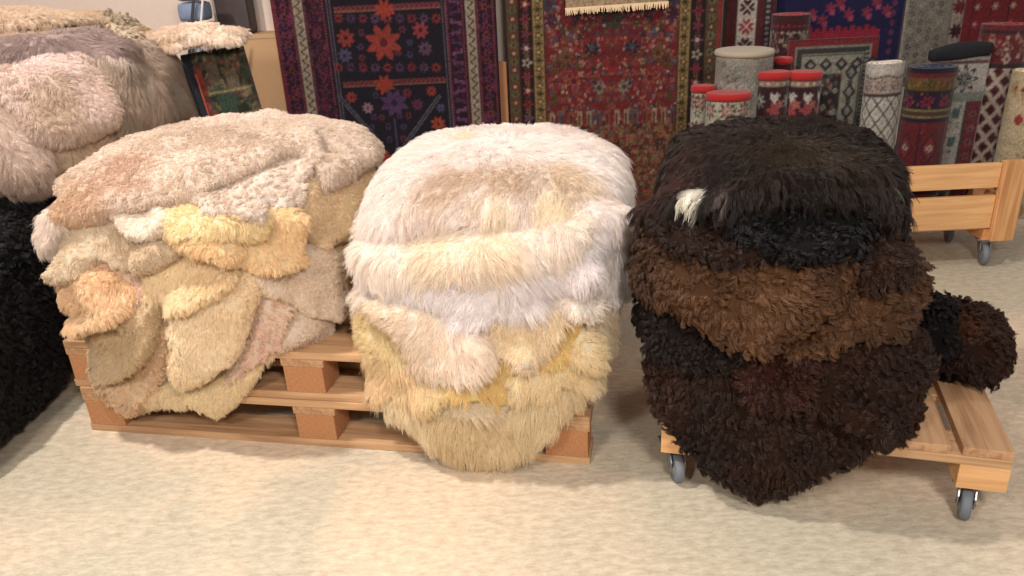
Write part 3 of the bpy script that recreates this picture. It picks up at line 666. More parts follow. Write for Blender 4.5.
M_CASE = flat_mat('dark_leather', (62, 50, 50), .6, 0, .12, 40)
sx0 = float(aty(213, 10, 3.5)[0]); sx1 = float(aty(249, 20, 3.5)[0]) 
cs = empty('dark_case', ((sx0+sx1)/2, 3.56, zt)); tag(cs, 'dark brown leather case standing on the tan cupboard', 'case')
bm = bmesh.new(); bm_box(bm, (0, 0, .17), (sx1-sx0, .12, .34), .014); from_bm('body', bm, M_CASE, cs)
bm = bmesh.new(); bm_box(bm, (-(sx1-sx0)/2+.006, -.001, .17), (.010, .126, .33), .002); from_bm('edge_strip', bm, flat_mat('pale_edging', (150, 140, 132), .5), cs)
put('handle', (0, 0, .352), (.07, .02, .02), M_CASE, cs, .006)
M_DENIM = flat_mat('pale_blue_cloth', (120, 134, 158), .85, 0, .25, 30)
jx = float(aty(197, 10, 3.3)[0])
jb = empty('blue_cloth_bundle', (jx, 3.30, .86)); tag(jb, 'pale blue folded cloth bundle between the skins and the dark case', 'cloth')
bm = bmesh.new()
for k in range(4): bm_box(bm, (.01*math.sin(k*2), 0, .04+k*.075), (.10, .12, .07), .02)
from_bm('folds', bm, M_DENIM, jb, True)
put('strap', (.0, -.078, .16), (.010, .006, .26), flat_mat('dark_strap', (44, 44, 52), .6), jb, .001, Matrix.Rotation(R(16), 3, 'Y'))
put('strap', (.035, -.078, .16), (.008, .006, .26), flat_mat('white_strap', (200, 196, 196), .6), jb, .001, Matrix.Rotation(R(16), 3, 'Y'))
st_ = empty('side_table', (jx-.10, 3.30, 0)); tag(st_, 'plain wooden side table carrying the blue cloth bundle', 'table')
put('top', (0, 0, .848), (.26, .34, .022), M_PINE, st_)
for sx in (-1, 1):
    for sy in (-1, 1): put('leg', (sx*.11, sy*.15, .4185), (.03, .03, .837), M_PINE_Z, st_)

# ================================================================= SHEEPSKIN HEAPS
def catmull(P, n):
    P = np.asarray(P, float); k = len(P); out = []
    per = max(2, n//k)
    for i in range(k):
        p0, p1, p2, p3 = P[i-1], P[i], P[(i+1) % k], P[(i+2) % k]
        for t in np.linspace(0, 1, per, endpoint=False):
            out.append(0.5*((2*p1)+(-p0+p2)*t+(2*p0-5*p1+4*p2-p3)*t*t+(-p0+3*p1-3*p2+p3)*t**3))
    return np.array(out)
def poly_sdf(P, Q):
    """signed distance, positive inside; P (m,2) points, Q (n,2) closed polygon"""
    d = np.full(len(P), 1e9); ins = np.zeros(len(P), bool)
    for i in range(len(Q)):
        a, b = Q[i-1], Q[i]; e = b-a; w = P-a
        t = np.clip((w@e)/(e@e+1e-12), 0, 1); d = np.minimum(d, ((w-t[:, None]*e)**2).sum(1))
        c = (a[1] > P[:, 1]) != (b[1] > P[:, 1])
        with np.errstate(divide='ignore', invalid='ignore'):
            x = (b[0]-a[0])*(P[:, 1]-a[1])/(b[1]-a[1]) + a[0]
        ins ^= c & (P[:, 0] < x)
    d = np.sqrt(d); return np.where(ins, d, -d)

GN, GS = 260, 3.4
class Heap:
    """A pile that is star shaped about its middle; every skin laid on it lifts what comes after."""
    def __init__(s, C, rot, a, b, ct, cb, p=3.0, q=2.6, zmin=-9, lump=0.03, seed=0, taper=0.0):
        s.taper = taper; s.pending = []
        s.C = np.array(C, float); s.rot = rot; s.a, s.b, s.ct, s.cb, s.p, s.q = a, b, ct, cb, p, q
        s.zmin, s.lump, s.seed = zmin, lump, seed
        v = EYE - s.C; v[2] *= 0.8; s.ax = v/np.linalg.norm(v)
        s.e1 = np.cross([0, 0, 1], s.ax); s.e1 /= np.linalg.norm(s.e1); s.e2 = np.cross(s.ax, s.e1)
        g = np.linspace(-GS, GS, GN); U, V = np.meshgrid(g, g, indexing='xy')
        s.order = -1; s.cover = []
        s.G = np.stack([U.ravel(), V.ravel()], 1); s.H = np.zeros((GN, GN)); s.R0g = s.R0(s.uv2dir(s.G)).reshape(GN, GN)
    def R0(s, D):
        c, n = math.cos(-s.rot), math.sin(-s.rot)
        x = D[:, 0]*c - D[:, 1]*n; y = D[:, 0]*n + D[:, 1]*c; z = D[:, 2]
        cz = np.where(z > 0, s.ct, s.cb)
        sa = s.a*(1+s.taper*z)
        r = (((np.abs(x)/sa)**s.p+(np.abs(y)/s.b)**s.p)**(s.q/s.p)+(np.abs(z)/cz)**s.q)**(-1/s.q)
        return r*(1+s.lump*fbm(D+s.seed*3.1, 2.2, 2))
    def uv2dir(s, uv):
        r = np.linalg.norm(uv, axis=1); th = 2*np.arctan(r/2); k = np.where(r > 1e-9, np.sin(th)/np.maximum(r, 1e-9), 1.0)
        return np.cos(th)[:, None]*s.ax + (k*uv[:, 0])[:, None]*s.e1 + (k*uv[:, 1])[:, None]*s.e2
    def dir2uv(s, D):
        D = D/np.linalg.norm(D, axis=1)[:, None]; c = D@s.ax
        k = 2/(1+c+1e-6); return np.stack([k*(D@s.e1), k*(D@s.e2)], 1)
    def pix(s, px, py, lift=0.015, useH=False):
        d = ray(px, py); d = d/np.linalg.norm(d); t = np.linspace(0.8, 4.5, 1500)
        P = EYE + t[:, None]*d - s.C; r = np.linalg.norm(P, axis=1); D = P/r[:, None]; g = r/(s.R0(D)+lift+(s.samp(s.H, s.dir2uv(D)) if useH else 0))
        h = np.nonzero(g < 1)[0]; i = h[0] if len(h) else int(np.argmin(g))
        return P[i]/r[i]
    def samp(s, A, uv):
        x = np.clip((uv[:, 0]+GS)/(2*GS)*(GN-1), 0, GN-1.001); y = np.clip((uv[:, 1]+GS)/(2*GS)*(GN-1), 0, GN-1.001)
        i = x.astype(int); j = y.astype(int); fx = x-i; fy = y-j
        return (A[j, i]*(1-fx)+A[j, i+1]*fx)*(1-fy)+(A[j+1, i]*(1-fx)+A[j+1, i+1]*fx)*fy
    def point(s, uv, h):
        D = s.uv2dir(uv); r = s.R0(D) + h
        return s.C + D*r[:, None]
    def skin(s, poly, T, w=0.13, tuck=16, cover=False, seed=0, spacing=0.05, flat=0.25):
        """lay a skin whose outline was measured on the pile; returns (verts, top tri list, bottom tri list, n_top)"""
        P = np.array(poly, float)
        if tuck:
            cy = P[:, 1].mean(); P[P[:, 1] < cy, 1] -= tuck
        D = np.array([s.pix(q[0], q[1], T*0.6, True) for q in P]); Q = catmull(s.dir2uv(D), 110)
        k = np.arange(len(Q)); Q = Q + 0.012*np.stack([vnoise(np.stack([Q[:, 0], Q[:, 1], k*0+seed], 1), 9), vnoise(np.stack([Q[:, 0], Q[:, 1], k*0+seed+5], 1), 9)], 1)
        sd = poly_sdf(s.G, Q).reshape(GN, GN)
        for k_ in range(len(s.cover)): s.cover[k_] = np.maximum(s.cover[k_], sd)
        s.cover.append(np.full((GN, GN), -1.0)); s.order += 1
        Hb = s.H.copy()
        for _ in range(4):
            B = np.pad(Hb, 1, mode='edge')
            Hb = (B[:-2, 1:-1]+B[2:, 1:-1]+B[1:-1, :-2]+B[1:-1, 2:]+4*B[1:-1, 1:-1])/8
        base = np.maximum(Hb, s.H)
        def thick(sdv, D):
            x = np.clip(sdv/w, 0, 1); t = T*np.sqrt(np.maximum(1-(1-x)**2, 0))
            return t*(1+flat*fbm(D*1.0+seed*1.7, 5.5, 2)*np.clip(sdv/w, 0, 1.0))
        Dg = s.uv2dir(s.G); tg = thick(sd.ravel(), Dg).reshape(GN, GN)
        # mesh
        lo, hi = Q.min(0), Q.max(0)
        xs = np.arange(lo[0], hi[0], spacing); ys = np.arange(lo[1], hi[1], spacing*0.87)
        I = np.array([(x+(spacing/2 if j % 2 else 0), y) for j, y in enumerate(ys) for x in xs])
        I = I[poly_sdf(I, Q) > spacing*0.35]
        ring = []
        cen = Q - np.roll(Q, 1, 0)
        for off in (0.012, 0.035):
            nrm = np.stack([-cen[:, 1], cen[:, 0]], 1); nrm /= np.linalg.norm(nrm, axis=1)[:, None]+1e-9
            for sg in (1, -1):
                c = Q + sg*nrm*off
                d = poly_sdf(c, Q); ring.append(c[(d > off*0.8)])
        I = np.concatenate([I[poly_sdf(I, Q) > 0.05]] + ring)
        n = len(Q)
        vin = [Vector(v) for v in np.concatenate([Q, I])]
        vo_, eo, fo, ov, oe, of = delaunay_2d_cdt(vin, [(i, (i+1) % n) for i in range(n)], [], 1, 1e-5)
        uv = np.array([(v[0], v[1]) for v in vo_]); tri = np.array([f for f in fo if len(f) == 3], int)
        cen_t = uv[tri].mean(1); tri = tri[poly_sdf(cen_t, Q) > -1e-4]
        a, b_, c = uv[tri[:, 0]], uv[tri[:, 1]], uv[tri[:, 2]]
        flip = ((b_-a)[:, 0]*(c-a)[:, 1]-(b_-a)[:, 1]*(c-a)[:, 0]) < 0; tri[flip] = tri[flip][:, ::-1]
        d = np.maximum(poly_sdf(uv, Q), 0); Dv = s.uv2dir(uv)
        hb = s.samp(base, uv); t = thick(d, Dv)
        top = s.point(uv, hb+t+0.001); bot = s.point(uv, np.maximum(hb-0.004, -0.02))
        top[:, 2] = np.maximum(top[:, 2], s.zmin+0.004); bot[:, 2] = np.maximum(bot[:, 2], s.zmin)
        s.H = np.where(sd > 0, np.minimum(base*0.82+tg, 0.14), s.H)
        return top, bot, tri
    def core(s, zdeck, n=48):
        """the whole folded lowest skin that carries the pile"""
        bm = bmesh.new(); bmesh.ops.create_icosphere(bm, subdivisions=5, radius=1.0)
        D = np.array([v.co[:] for v in bm.verts]); D /= np.linalg.norm(D, axis=1)[:, None]
        r = s.R0(D) - 0.008; zc = (zdeck+0.004-s.C[2])
        lim = np.where(D[:, 2] < -1e-3, zc/np.minimum(D[:, 2], -1e-3), 9.0); r = np.minimum(r, lim)
        P = s.C + D*r[:, None]
        F = np.array([[v.index for v in f.verts] for f in bm.faces]); bm.free()
        return P, F

def make_strands(name, V, F, colf, st, parent, mat, rng, org=np.zeros(3)):
    """wool as real fibres: locks of strands rooted on the skin"""
    fn = np.cross(V[F[:, 1]]-V[F[:, 0]], V[F[:, 2]]-V[F[:, 0]]); ar = np.linalg.norm(fn, axis=1)/2
    VN = np.zeros_like(V); [np.add.at(VN, F[:, k], fn) for k in range(3)]; VN /= np.linalg.norm(VN, axis=1)[:, None]+1e-12
    fc = V[F].mean(1); fnn = fn/(2*ar[:, None]+1e-12); vw = EYE-org-fc; vw /= np.linalg.norm(vw, axis=1)[:, None]
    facing = (fnn*vw).sum(1); wgt = ar*np.where(facing > -0.3, 1.0, 0.06)
    locks = int(st['locks']*wgt.sum()); per = st.get('per', 10)
    idx = rng.choice(len(F), locks, p=wgt/wgt.sum())
    r1, r2 = rng.random(locks), rng.random(locks); q = np.sqrt(r1); bc = np.stack([1-q, q*(1-r2), q*r2], 1)
    P = (V[F[idx]]*bc[:, :, None]).sum(1); Nn = (VN[F[idx]]*bc[:, :, None]).sum(1); Nn /= np.linalg.norm(Nn, axis=1)[:, None]
    cen = fc[facing > -0.3].mean(0) if (facing > -0.3).any() else fc.mean(0); out = P-cen
    def tang(v): v = v-(v*Nn).sum(1)[:, None]*Nn; return v/(np.linalg.norm(v, axis=1)[:, None]+1e-6)
    grav = np.zeros_like(P); grav[:, 2] = -1.0
    steep = np.sqrt(np.maximum(1-Nn[:, 2]**2, 0))[:, None]
    sc = st.get('swirl', 9)
    sw = np.stack([fbm(P+k*11.0, sc, 2) for k in range(3)], 1)
    dr = tang(grav)*st.get('grav', 0.8)*steep + tang(out)*st.get('out', 0.4) + sw*st.get('messy', 0.8)
    dr = dr-(dr*Nn).sum(1)[:, None]*Nn
    dr /= np.linalg.norm(dr, axis=1)[:, None]+0.25
    Lk = st['len']*(0.7+0.6*rng.random(locks))*(1+0.25*fbm(P, 12, 2))
    lift = st.get('lift', 0.6)
    K = st.get('keys', 5); s_ = np.linspace(0, 1, K)
    B = np.cross(Nn, dr); B /= np.linalg.norm(B, axis=1)[:, None]+1e-6
    ph = rng.random(locks)*6.28; cf = st.get('curlf', 1.0)*(0.7+0.6*rng.random(locks)); ca = st.get('curl', 0.0)*(0.5+rng.random(locks))
    G = np.zeros((locks, K, 3))
    for k, s in enumerate(s_):
        a = cf*6.28*s+ph
        G[:, k] = P + Lk[:, None]*(Nn*lift*(s-0.42*s*s) + dr*(s*0.55+0.5*s*s) ) + (grav*st.get('droop', 0.25)*Lk[:, None]*s*s)
        G[:, k] += (B*(np.sin(a)-np.sin(ph))[:, None] + Nn*0.7*(np.cos(a)-np.cos(ph))[:, None])*(ca*min(1, s*1.5))[:, None]
    n = locks*per; gi = np.repeat(np.arange(locks), per)
    rad = st.get('spread', 0.006)
    u1 = rng.random(n)*6.28; u2 = np.sqrt(rng.random(n))*rad
    T1 = B[gi]; T2 = np.cross(Nn[gi], T1)
    off = (T1*(np.cos(u1)*u2)[:, None]+T2*(np.sin(u1)*u2)[:, None])
    cl = st.get('clump', 0.7); lv = (0.75+0.4*rng.random(n))[:, None]
    jit = rng.normal(size=(n, 3))*st.get('fuzz', 0.002)
    S = np.zeros((n, K, 3), np.float32)
    for k, s in enumerate(s_):
        S[:, k] = P[gi] + off*(1-cl*s**0.8) - Nn[gi]*0.002 + (G[gi, k]-P[gi])*lv + jit*s
    cg = colf(P, rng)
    cols = cg[gi]*(1+st.get('cvar', 0.10)*rng.normal(size=(n, 1)))*(1+st.get('lvar', 0.025)*rng.normal(size=(locks, 1)))[gi]
    cols = np.clip(cols, 0.002, 1)
    hc = bpy.data.hair_curves.new(name); hc.add_curves([K]*n)
    hc.attributes['position'].data.foreach_set('vector', S.reshape(-1))
    rr = hc.attributes.get('radius') or hc.attributes.new('radius', 'FLOAT', 'POINT')
    prof = np.interp(s_, [0, 0.3, 1], [1.0, 1.0, 0.25])*st.get('rad', 0.0005)
    rr.data.foreach_set('value', np.tile(prof, n).astype(np.float32))
    ca_ = hc.attributes.new('col', 'FLOAT_COLOR', 'CURVE')
    ca_.data.foreach_set('color', np.concatenate([cols, np.ones((n, 1))], 1).astype(np.float32).ravel())
    o = bpy.data.objects.new(name, hc); COL.objects.link(o); hc.materials.append(mat); o.parent = parent
    return n

def add_pelt(heap, poly, c1, c2, st, label, group, T=0.035, w=0.13, tuck=16, spots=(), core=None, seed=1, name='sheepskin', cmix=7, mat=None, spacing=0.05, cat='sheepskin', flat=0.25, gam=0.62):
    rng = np.random.default_rng(seed*77+5)
    g = gam
    def wc(c):
        c = np.array(lin(c))**g; return c if g > 0.9 else c*np.array([1.02, 0.978, 0.95])
    a, b_ = wc(c1), wc(c2)
    sp = [(heap.pix(px, py), r/(heap.R0(heap.pix(px, py)[None])[0]+0.03), wc(c)) for px, py, r, c in spots]
    def colf(P, rng=None):
        m_ = np.clip(0.5+0.9*fbm(P+seed*2.3, cmix, 3), 0, 1)[:, None]
        c = a*(1-m_)+b_*m_
        for q, r, cc in sp:
            D_ = P-heap.C; D_ = D_/np.linalg.norm(D_, axis=1)[:, None]
            d = np.linalg.norm(D_-q, axis=1)*(1+0.35*fbm(P+3, 14, 2)); k = np.clip(1.6*(1-d/r), 0, 1)[:, None]; c = c*(1-k)+cc*k
        return c
    top, bot, tri = heap.skin(poly, T, w, tuck, seed=seed, spacing=spacing, flat=flat)
    V = np.concatenate([top, bot]); n = len(top)
    Fa = np.concatenate([tri, tri[:, ::-1]+n])
    Ft = tri
    if core is not None:
        P, Fc = core; Ft = np.concatenate([tri, Fc+len(V)]); Fa = np.concatenate([Fa, Fc+len(V)]); V = np.concatenate([V, P])
    org = V.mean(0); org[2] = V[:, 2].min()
    o = empty(name, org); tag(o, label, cat, group)
    me = mesh_np('hide', V-org, Fa); vcol(me, np.clip(colf(V)*(0.68 if gam < 0.9 else 0.6), 0, 1))  # darker wool roots, plus shade among the fibres put into the hide colour
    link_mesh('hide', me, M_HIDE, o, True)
    heap.pending.append((V, Ft, colf, st, o, mat or M_WOOL, rng, org, heap.order))
    return o
def grow(heap):
    """wool grows once the pile is complete, only where a skin is not buried under the next ones"""
    for V, Ft, colf, st, o, mat, rng, org, k in heap.pending:
        fc = V[Ft].mean(1); uv = heap.dir2uv(fc-heap.C)
        g = np.abs(uv).max(1) < GS
        bur = np.zeros(len(Ft), bool); bur[g] = heap.samp(heap.cover[k], uv[g]) > 0.07
        Fv = Ft[~bur]
        make_strands('wool', V-org, Fv, (lambda P, rng, c=colf, q=org: c(P+q)), st, o, mat, rng, org)

DENS = 0.40
# fibre styles: locks per m2, strands per lock, length m ...
SHORT = dict(locks=46000*DENS, per=9, len=0.0110, lift=0.8, spread=0.0060, clump=0.18, grav=0.4, out=0.2, messy=0.45, curl=0.0014, curlf=0.9, rad=0.00085, swirl=30, droop=0.1, fuzz=0.0020, cvar=0.04, keys=4)
PLUSH = dict(SHORT, len=0.016, lift=0.8, grav=0.7, messy=0.6, clump=0.3, spread=0.006, swirl=26)
SHAG = dict(locks=26000*DENS, per=12, len=0.032, lift=0.5, spread=0.008, clump=0.45, grav=0.8, out=0.6, messy=0.8, curl=0.002, curlf=0.7, rad=0.0006, swirl=9, droop=0.25, fuzz=0.0034, keys=6, cvar=0.04)
SHAGS = dict(SHAG, len=0.023, rad=0.00065, lift=0.6)
CURLY = dict(locks=16500*DENS, per=17, len=0.0195, lift=0.85, spread=0.0082, clump=0.88, grav=0.5, out=0.25, messy=1.0, curl=0.0052, curlf=1.0, rad=0.0008, swirl=20, droop=0.1, fuzz=0.0016, keys=6, cvar=0.14, lvar=0.12)
CURLP = dict(SHORT, len=0.015, clump=0.7, curl=0.003, spread=0.007, locks=22000*DENS, per=16, swirl=22, keys=5)
LONGD = dict(locks=15000*DENS, per=18, len=0.042, lift=0.3, spread=0.008, clump=0.75, grav=0.8, out=0.8, messy=0.5, curl=0.003, curlf=1.2, rad=0.0006, swirl=6, droop=0.3, fuzz=0.002, keys=7, cvar=0.2, lvar=0.12)

LG, MG, BG, KG = 'sheepskins in the left heap', 'sheepskins in the middle heap', 'sheepskins in the dark heap', 'sheepskins stacked at the far left'

# ---- left heap
HL = Heap((-0.80, 2.30, 0.50), R(-11.4), 0.385, 0.40, 0.258, 0.60, q=3.7, zmin=0.02, seed=1)
Lp = [
 ('bottom', [(95, 350), (150, 385), (190, 388), (225, 380), (262, 358), (300, 335), (322, 336), (310, 345), (285, 360), (252, 388), (238, 406), (221, 419), (200, 412), (165, 407), (133, 413), (105, 385)], 'e6d09c', 'd8bd8c', PLUSH, 'cream and yellow sheepskin hanging lowest over the pallet edge, under the left heap', dict(T=0.03)),
 ('r19', [(290, 312), (325, 318), (335, 325), (333, 340), (312, 346), (287, 358), (275, 345)], 'd8c2a8', 'c9ad92', SHORT, 'small beige sheepskin edge, lower right of the left heap, just above bare pallet boards', dict(T=0.025, w=0.08)),
 ('r16', [(262, 297), (280, 298), (291, 315), (287, 340), (262, 365), (240, 380), (222, 386), (245, 350), (256, 322)], 'd2a68c', 'dcc3a6', CURLP, 'pinkish curly sheepskin edge standing up right of the big cream lobe in the left heap', dict(T=0.03, w=0.08)),
 ('l14', [(48, 300), (43, 325), (45, 348), (62, 354), (76, 340), (74, 310), (60, 296)], 'e0cdbc', 'cbb79f', PLUSH, 'whitish sheepskin edge at the outer left of the left heap, beside the peach lobe', dict(T=0.03, w=0.08)),
 ('l15', [(98, 372), (130, 368), (158, 335), (172, 325), (170, 365), (160, 387), (146, 402), (130, 415), (113, 408), (100, 392)], 'dcb98a', 'c79f74', CURLP, 'peach-tan curly sheepskin at the lower left, its hem just above the pallet deck', dict(T=0.03, w=0.09)),
 ('l13', [(82, 332), (108, 322), (138, 310), (162, 316), (157, 340), (144, 362), (126, 379), (106, 383), (88, 373), (74, 355)], 'c8ac80', 'bb9c6e', SHORT, 'olive-tan round sheepskin lobe at the lower left of the left heap', dict(T=0.055, w=0.10)),
 ('c12', [(172, 315), (200, 296), (225, 284), (250, 282), (263, 298), (257, 325), (241, 350), (217, 377), (192, 388), (172, 380), (168, 350)], 'efdab2', 'e6cc9a', PLUSH, 'large pale cream oval sheepskin lobe low in the centre of the left heap', dict(T=0.065, w=0.13)),
 ('r18', [(255, 272), (300, 268), (322, 258), (338, 270), (350, 295), (346, 315), (326, 323), (306, 318), (283, 303), (262, 293)], 'e0cbb4', 'd5bb9c', SHORT, 'pale beige sheepskin with smooth white edge, right of the left heap, below peach-yellow fold', dict(T=0.035, w=0.10)),
 ('l10', [(78, 275), (90, 262), (116, 268), (137, 283), (152, 298), (140, 306), (110, 303), (84, 293)], 'd6b394', 'c9a484', SHORT, 'small pinkish tan sheepskin lobe wedged above the peach lobe on the left', dict(T=0.03, w=0.09)),
 ('l11', [(53, 288), (65, 282), (88, 287), (112, 300), (126, 312), (112, 326), (84, 334), (62, 327), (52, 308)], 'e5be8c', 'dfae7a', PLUSH, 'peach-orange smooth sheepskin lobe at the left side of the left heap', dict(T=0.05, w=0.10)),
 ('c9', [(142, 268), (172, 250), (215, 248), (238, 265), (230, 288), (203, 306), (180, 317), (158, 307), (146, 290)], 'ead2a0', 'e2c48e', PLUSH, 'cream-yellow sheepskin in the very centre of the left heap', dict(T=0.05, w=0.11)),
 ('l8', [(52, 232), (62, 226), (115, 220), (135, 234), (170, 240), (178, 255), (150, 275), (125, 272), (92, 262), (66, 282), (50, 285), (48, 262)], 'cdb795', 'bfa480', SHORT, 'greyish beige curly sheepskin directly under the top one, left side of the left heap', dict(T=0.035, w=0.11)),
 ('r7', [(300, 185), (325, 180), (345, 192), (362, 205), (360, 232), (332, 248), (312, 241), (298, 215)], 'dcc08c', 'cfae80', SHORT, 'brownish yellow sheepskin at the right shoulder of the left heap, beside the white heap', dict(T=0.03, w=0.10)),
 ('c6', [(160, 238), (200, 225), (262, 222), (298, 222), (313, 243), (308, 264), (285, 276), (252, 275), (215, 262), (185, 255)], 'e8c68c', 'e0b47c', PLUSH, 'peach-yellow rolled sheepskin fold right of centre, high in the left heap', dict(T=0.06, w=0.11)),
 ('c5', [(153, 212), (200, 210), (240, 218), (270, 228), (262, 240), (230, 243), (195, 240), (160, 236)], 'e6cf94', 'dcc690', PLUSH, 'pale yellow flat sheepskin strip with fringed edge under the curly lambs wool', dict(T=0.03, w=0.08)),
 ('l2', [(50, 160), (40, 190), (34, 220), (33, 250), (42, 259), (55, 235), (66, 215), (66, 180)], 'e6d6c8', 'd6c2b0', SHAGS, 'whitish sheepskin flap hanging at the left corner of the left heap, beside the black skins', dict(T=0.025, w=0.08)),
 ('c4', [(112, 215), (130, 206), (152, 213), (160, 228), (152, 240), (130, 239), (118, 228)], 'e8dccb', 'e0cfba', SHORT, 'small white puffy sheepskin tuft peeking out below the top skin, left of the yellow strip', dict(T=0.035, w=0.08)),
 ('c3', [(185, 190), (250, 172), (298, 150), (312, 170), (312, 190), (302, 206), (283, 210), (268, 206), (264, 222), (248, 223), (228, 217), (198, 211)], 'd6c4b4', 'bfa994', CURLP, 'greyish curly sheepskin with leather edge poking out under the top skin', dict(T=0.035, w=0.08)),
 ('top', [(44, 180), (46, 212), (58, 226), (87, 224), (115, 215), (160, 208), (190, 196), (245, 174), (266, 165), (298, 153), (326, 183), (336, 189), (360, 176), (384, 160), (376, 142), (340, 126), (300, 117), (250, 112), (200, 111), (150, 115), (110, 124), (80, 136), (55, 152)], 'cbb7a4', 'dccbbb', SHORT, 'large pinkish beige shorn sheepskin spread over the top of the left heap', dict(T=0.045, w=0.16, tuck=0, spots=[(100, 205, 0.12, hexc('c2a07c')), (130, 175, 0.14, hexc('c4a48e')), (240, 125, 0.16, hexc('e6d5c8'))])),
]
core = HL.core(0.288)
for i, (nm, poly, c1, c2, st, lab, kw) in enumerate(Lp):
    if nm != 'top': kw = dict(kw, T=kw['T']*1.3, w=kw.get('w', .13)*0.85, gam=0.56)
    else: kw = dict(kw, gam=0.74)
    add_pelt(HL, poly, hexc(c1), hexc(c2), st, lab, LG, seed=i+1, core=core if i == 0 else None, **kw)

grow(HL)
# ---- middle heap
HM = Heap((-0.020, 2.12, 0.47), R(-9), 0.335, 0.41, 0.262, 0.72, q=4.0, taper=0.0, zmin=0.02, seed=4)
Mp = [
 ('bottom', [(378, 385), (400, 400), (440, 405), (500, 405), (560, 388), (592, 392), (572, 418), (545, 442), (508, 462), (483, 475), (462, 466), (430, 444), (404, 424), (386, 407)], 'e2cfa0', 'd8c18c', SHAG, 'long cream sheepskin hanging lowest in front of the pallet, bottom of the middle heap', dict(T=0.035, w=0.12, tuck=10)),
 ('m13', [(420, 400), (440, 385), (470, 392), (500, 400), (528, 392), (512, 413), (482, 421), (448, 418), (426, 410)], 'd9c6a2', 'cdb890', SHAGS, 'greyish cream sheepskin just above the lowest one of the middle heap', dict(T=0.03, w=0.09)),
 ('m12', [(330, 330), (336, 303), (350, 300), (368, 318), (397, 343), (432, 372), (452, 390), (437, 410), (418, 416), (390, 402), (368, 376), (346, 356)], 'ddb685', 'd9c183', SHAGS, 'tan-orange sheepskin slanting down the left side of the middle heap onto the pallet', dict(T=0.035, w=0.10)),
 ('m11', [(450, 385), (490, 366), (525, 358), (532, 375), (512, 395), (500, 411), (480, 404), (455, 396)], 'd8b25c', 'dfc070', SHAGS, 'golden yellow sheepskin at the lower centre of the middle heap, below the white lobe', dict(T=0.03, w=0.08)),
 ('m8', [(572, 318), (600, 305), (613, 318), (615, 340), (602, 354), (580, 352), (560, 345)], 'dcc7a4', 'cfb892', SHAGS, 'beige sheepskin edge at the right side of the middle heap, under the small white lobe', dict(T=0.03, w=0.09)),
 ('m10', [(552, 368), (578, 350), (600, 350), (607, 370), (602, 385), (572, 392), (542, 402), (512, 404), (515, 385)], 'e8d6a6', 'e3cb94', SHAGS, 'plump cream-yellow sheepskin at the lower right of the middle heap over the pallet corner', dict(T=0.04, w=0.10)),
 ('m9', [(540, 345), (562, 323), (582, 325), (578, 350), (562, 370), (542, 366)], 'd6ae56', 'dcba6c', PLUSH, 'small ochre yellow sheepskin fold right of centre in the middle heap', dict(T=0.03, w=0.07)),
 ('m7', [(472, 335), (510, 322), (560, 305), (578, 316), (562, 340), (537, 358), (506, 366), (482, 352)], 'e6cf9e', 'ddc6a6', SHAGS, 'cream sheepskin fold directly under the big white one, right of the long white lobe', dict(T=0.035, w=0.09)),
 ('m6', [(366, 308), (388, 313), (430, 323), (470, 342), (493, 360), (487, 376), (460, 385), (430, 384), (408, 371), (388, 348), (370, 328)], 'eddcc8', 'e6d0b4', SHAGS, 'long white fluffy lobe slanting across the lower left of the middle heap', dict(T=0.045, w=0.10)),
 ('m4', [(604, 225), (628, 238), (634, 262), (630, 282), (618, 298), (604, 300), (598, 285)], 'dfdad8', 'cfc6be', SHAG, 'bluish white sheepskin draped down the right edge, nearest the dark heap', dict(T=0.03, w=0.10)),
 ('m5', [(560, 292), (578, 280), (597, 284), (604, 298), (599, 315), (581, 321), (564, 312)], 'efe6da', 'e8dccb', SHAGS, 'small white sheepskin lobe at the right of the middle heap, above the ochre fold', dict(T=0.035, w=0.08)),
 ('m15', [(352, 188), (368, 200), (366, 240), (368, 300), (352, 302), (342, 268), (342, 235)], 'e2d6c8', 'd0c0b0', SHAG, 'off-white sheepskin side hanging at the left flank of the middle heap, touching the left heap', dict(T=0.03, w=0.10)),
 ('m3', [(352, 262), (400, 262), (440, 262), (480, 258), (540, 240), (590, 220), (612, 230), (615, 262), (602, 284), (572, 300), (540, 314), (500, 323), (478, 334), (450, 328), (432, 310), (398, 303), (366, 290)], 'eeecee', 'e4dde0', SHAG, 'big bright white long-haired sheepskin draped across the front of the middle heap', dict(T=0.06, w=0.12)),
 ('m2', [(358, 240), (390, 230), (450, 218), (520, 215), (565, 225), (592, 238), (575, 262), (520, 273), (470, 284), (410, 288), (370, 284), (350, 262)], 'ece2d6', 'e6dacd', SHAG, 'cream sheepskin just beneath the top one of the middle heap', dict(T=0.016, w=0.10, spots=[(440, 250, 0.09, hexc('ebdcc2')), (490, 245, 0.07, hexc('eadabf'))])),
 ('top', [(362, 205), (363, 235), (385, 241), (410, 235), (450, 226), (510, 226), (560, 226), (595, 217), (608, 228), (626, 240), (641, 206), (637, 168), (620, 142), (580, 126), (520, 123), (460, 132), (400, 146), (374, 165)], 'e6dad4', 'ece6e2', SHAG, 'fluffy white sheepskin with a tan middle lying on top of the middle heap', dict(T=0.024, w=0.18, tuck=0, spots=[(450, 185, 0.11, hexc('c4ab94')), (510, 180, 0.12, hexc('c4ab92')), (565, 182, 0.09, hexc('cdb69a')), (550, 208, 0.06, hexc('e8dabc')), (500, 212, 0.06, hexc('e5d7bf')), (470, 140, 0.04, hexc('e8d2b4'))])),
]
core = HM.core(0.288)
for i, (nm, poly, c1, c2, st, lab, kw) in enumerate(Mp):
    if i < 11: kw = dict(kw, T=kw['T']*1.5, w=kw.get('w', .13)*0.8, gam=0.52)
    add_pelt(HM, poly, hexc(c1), hexc(c2), st, lab, MG, seed=i+31, core=core if i == 0 else None, **kw)

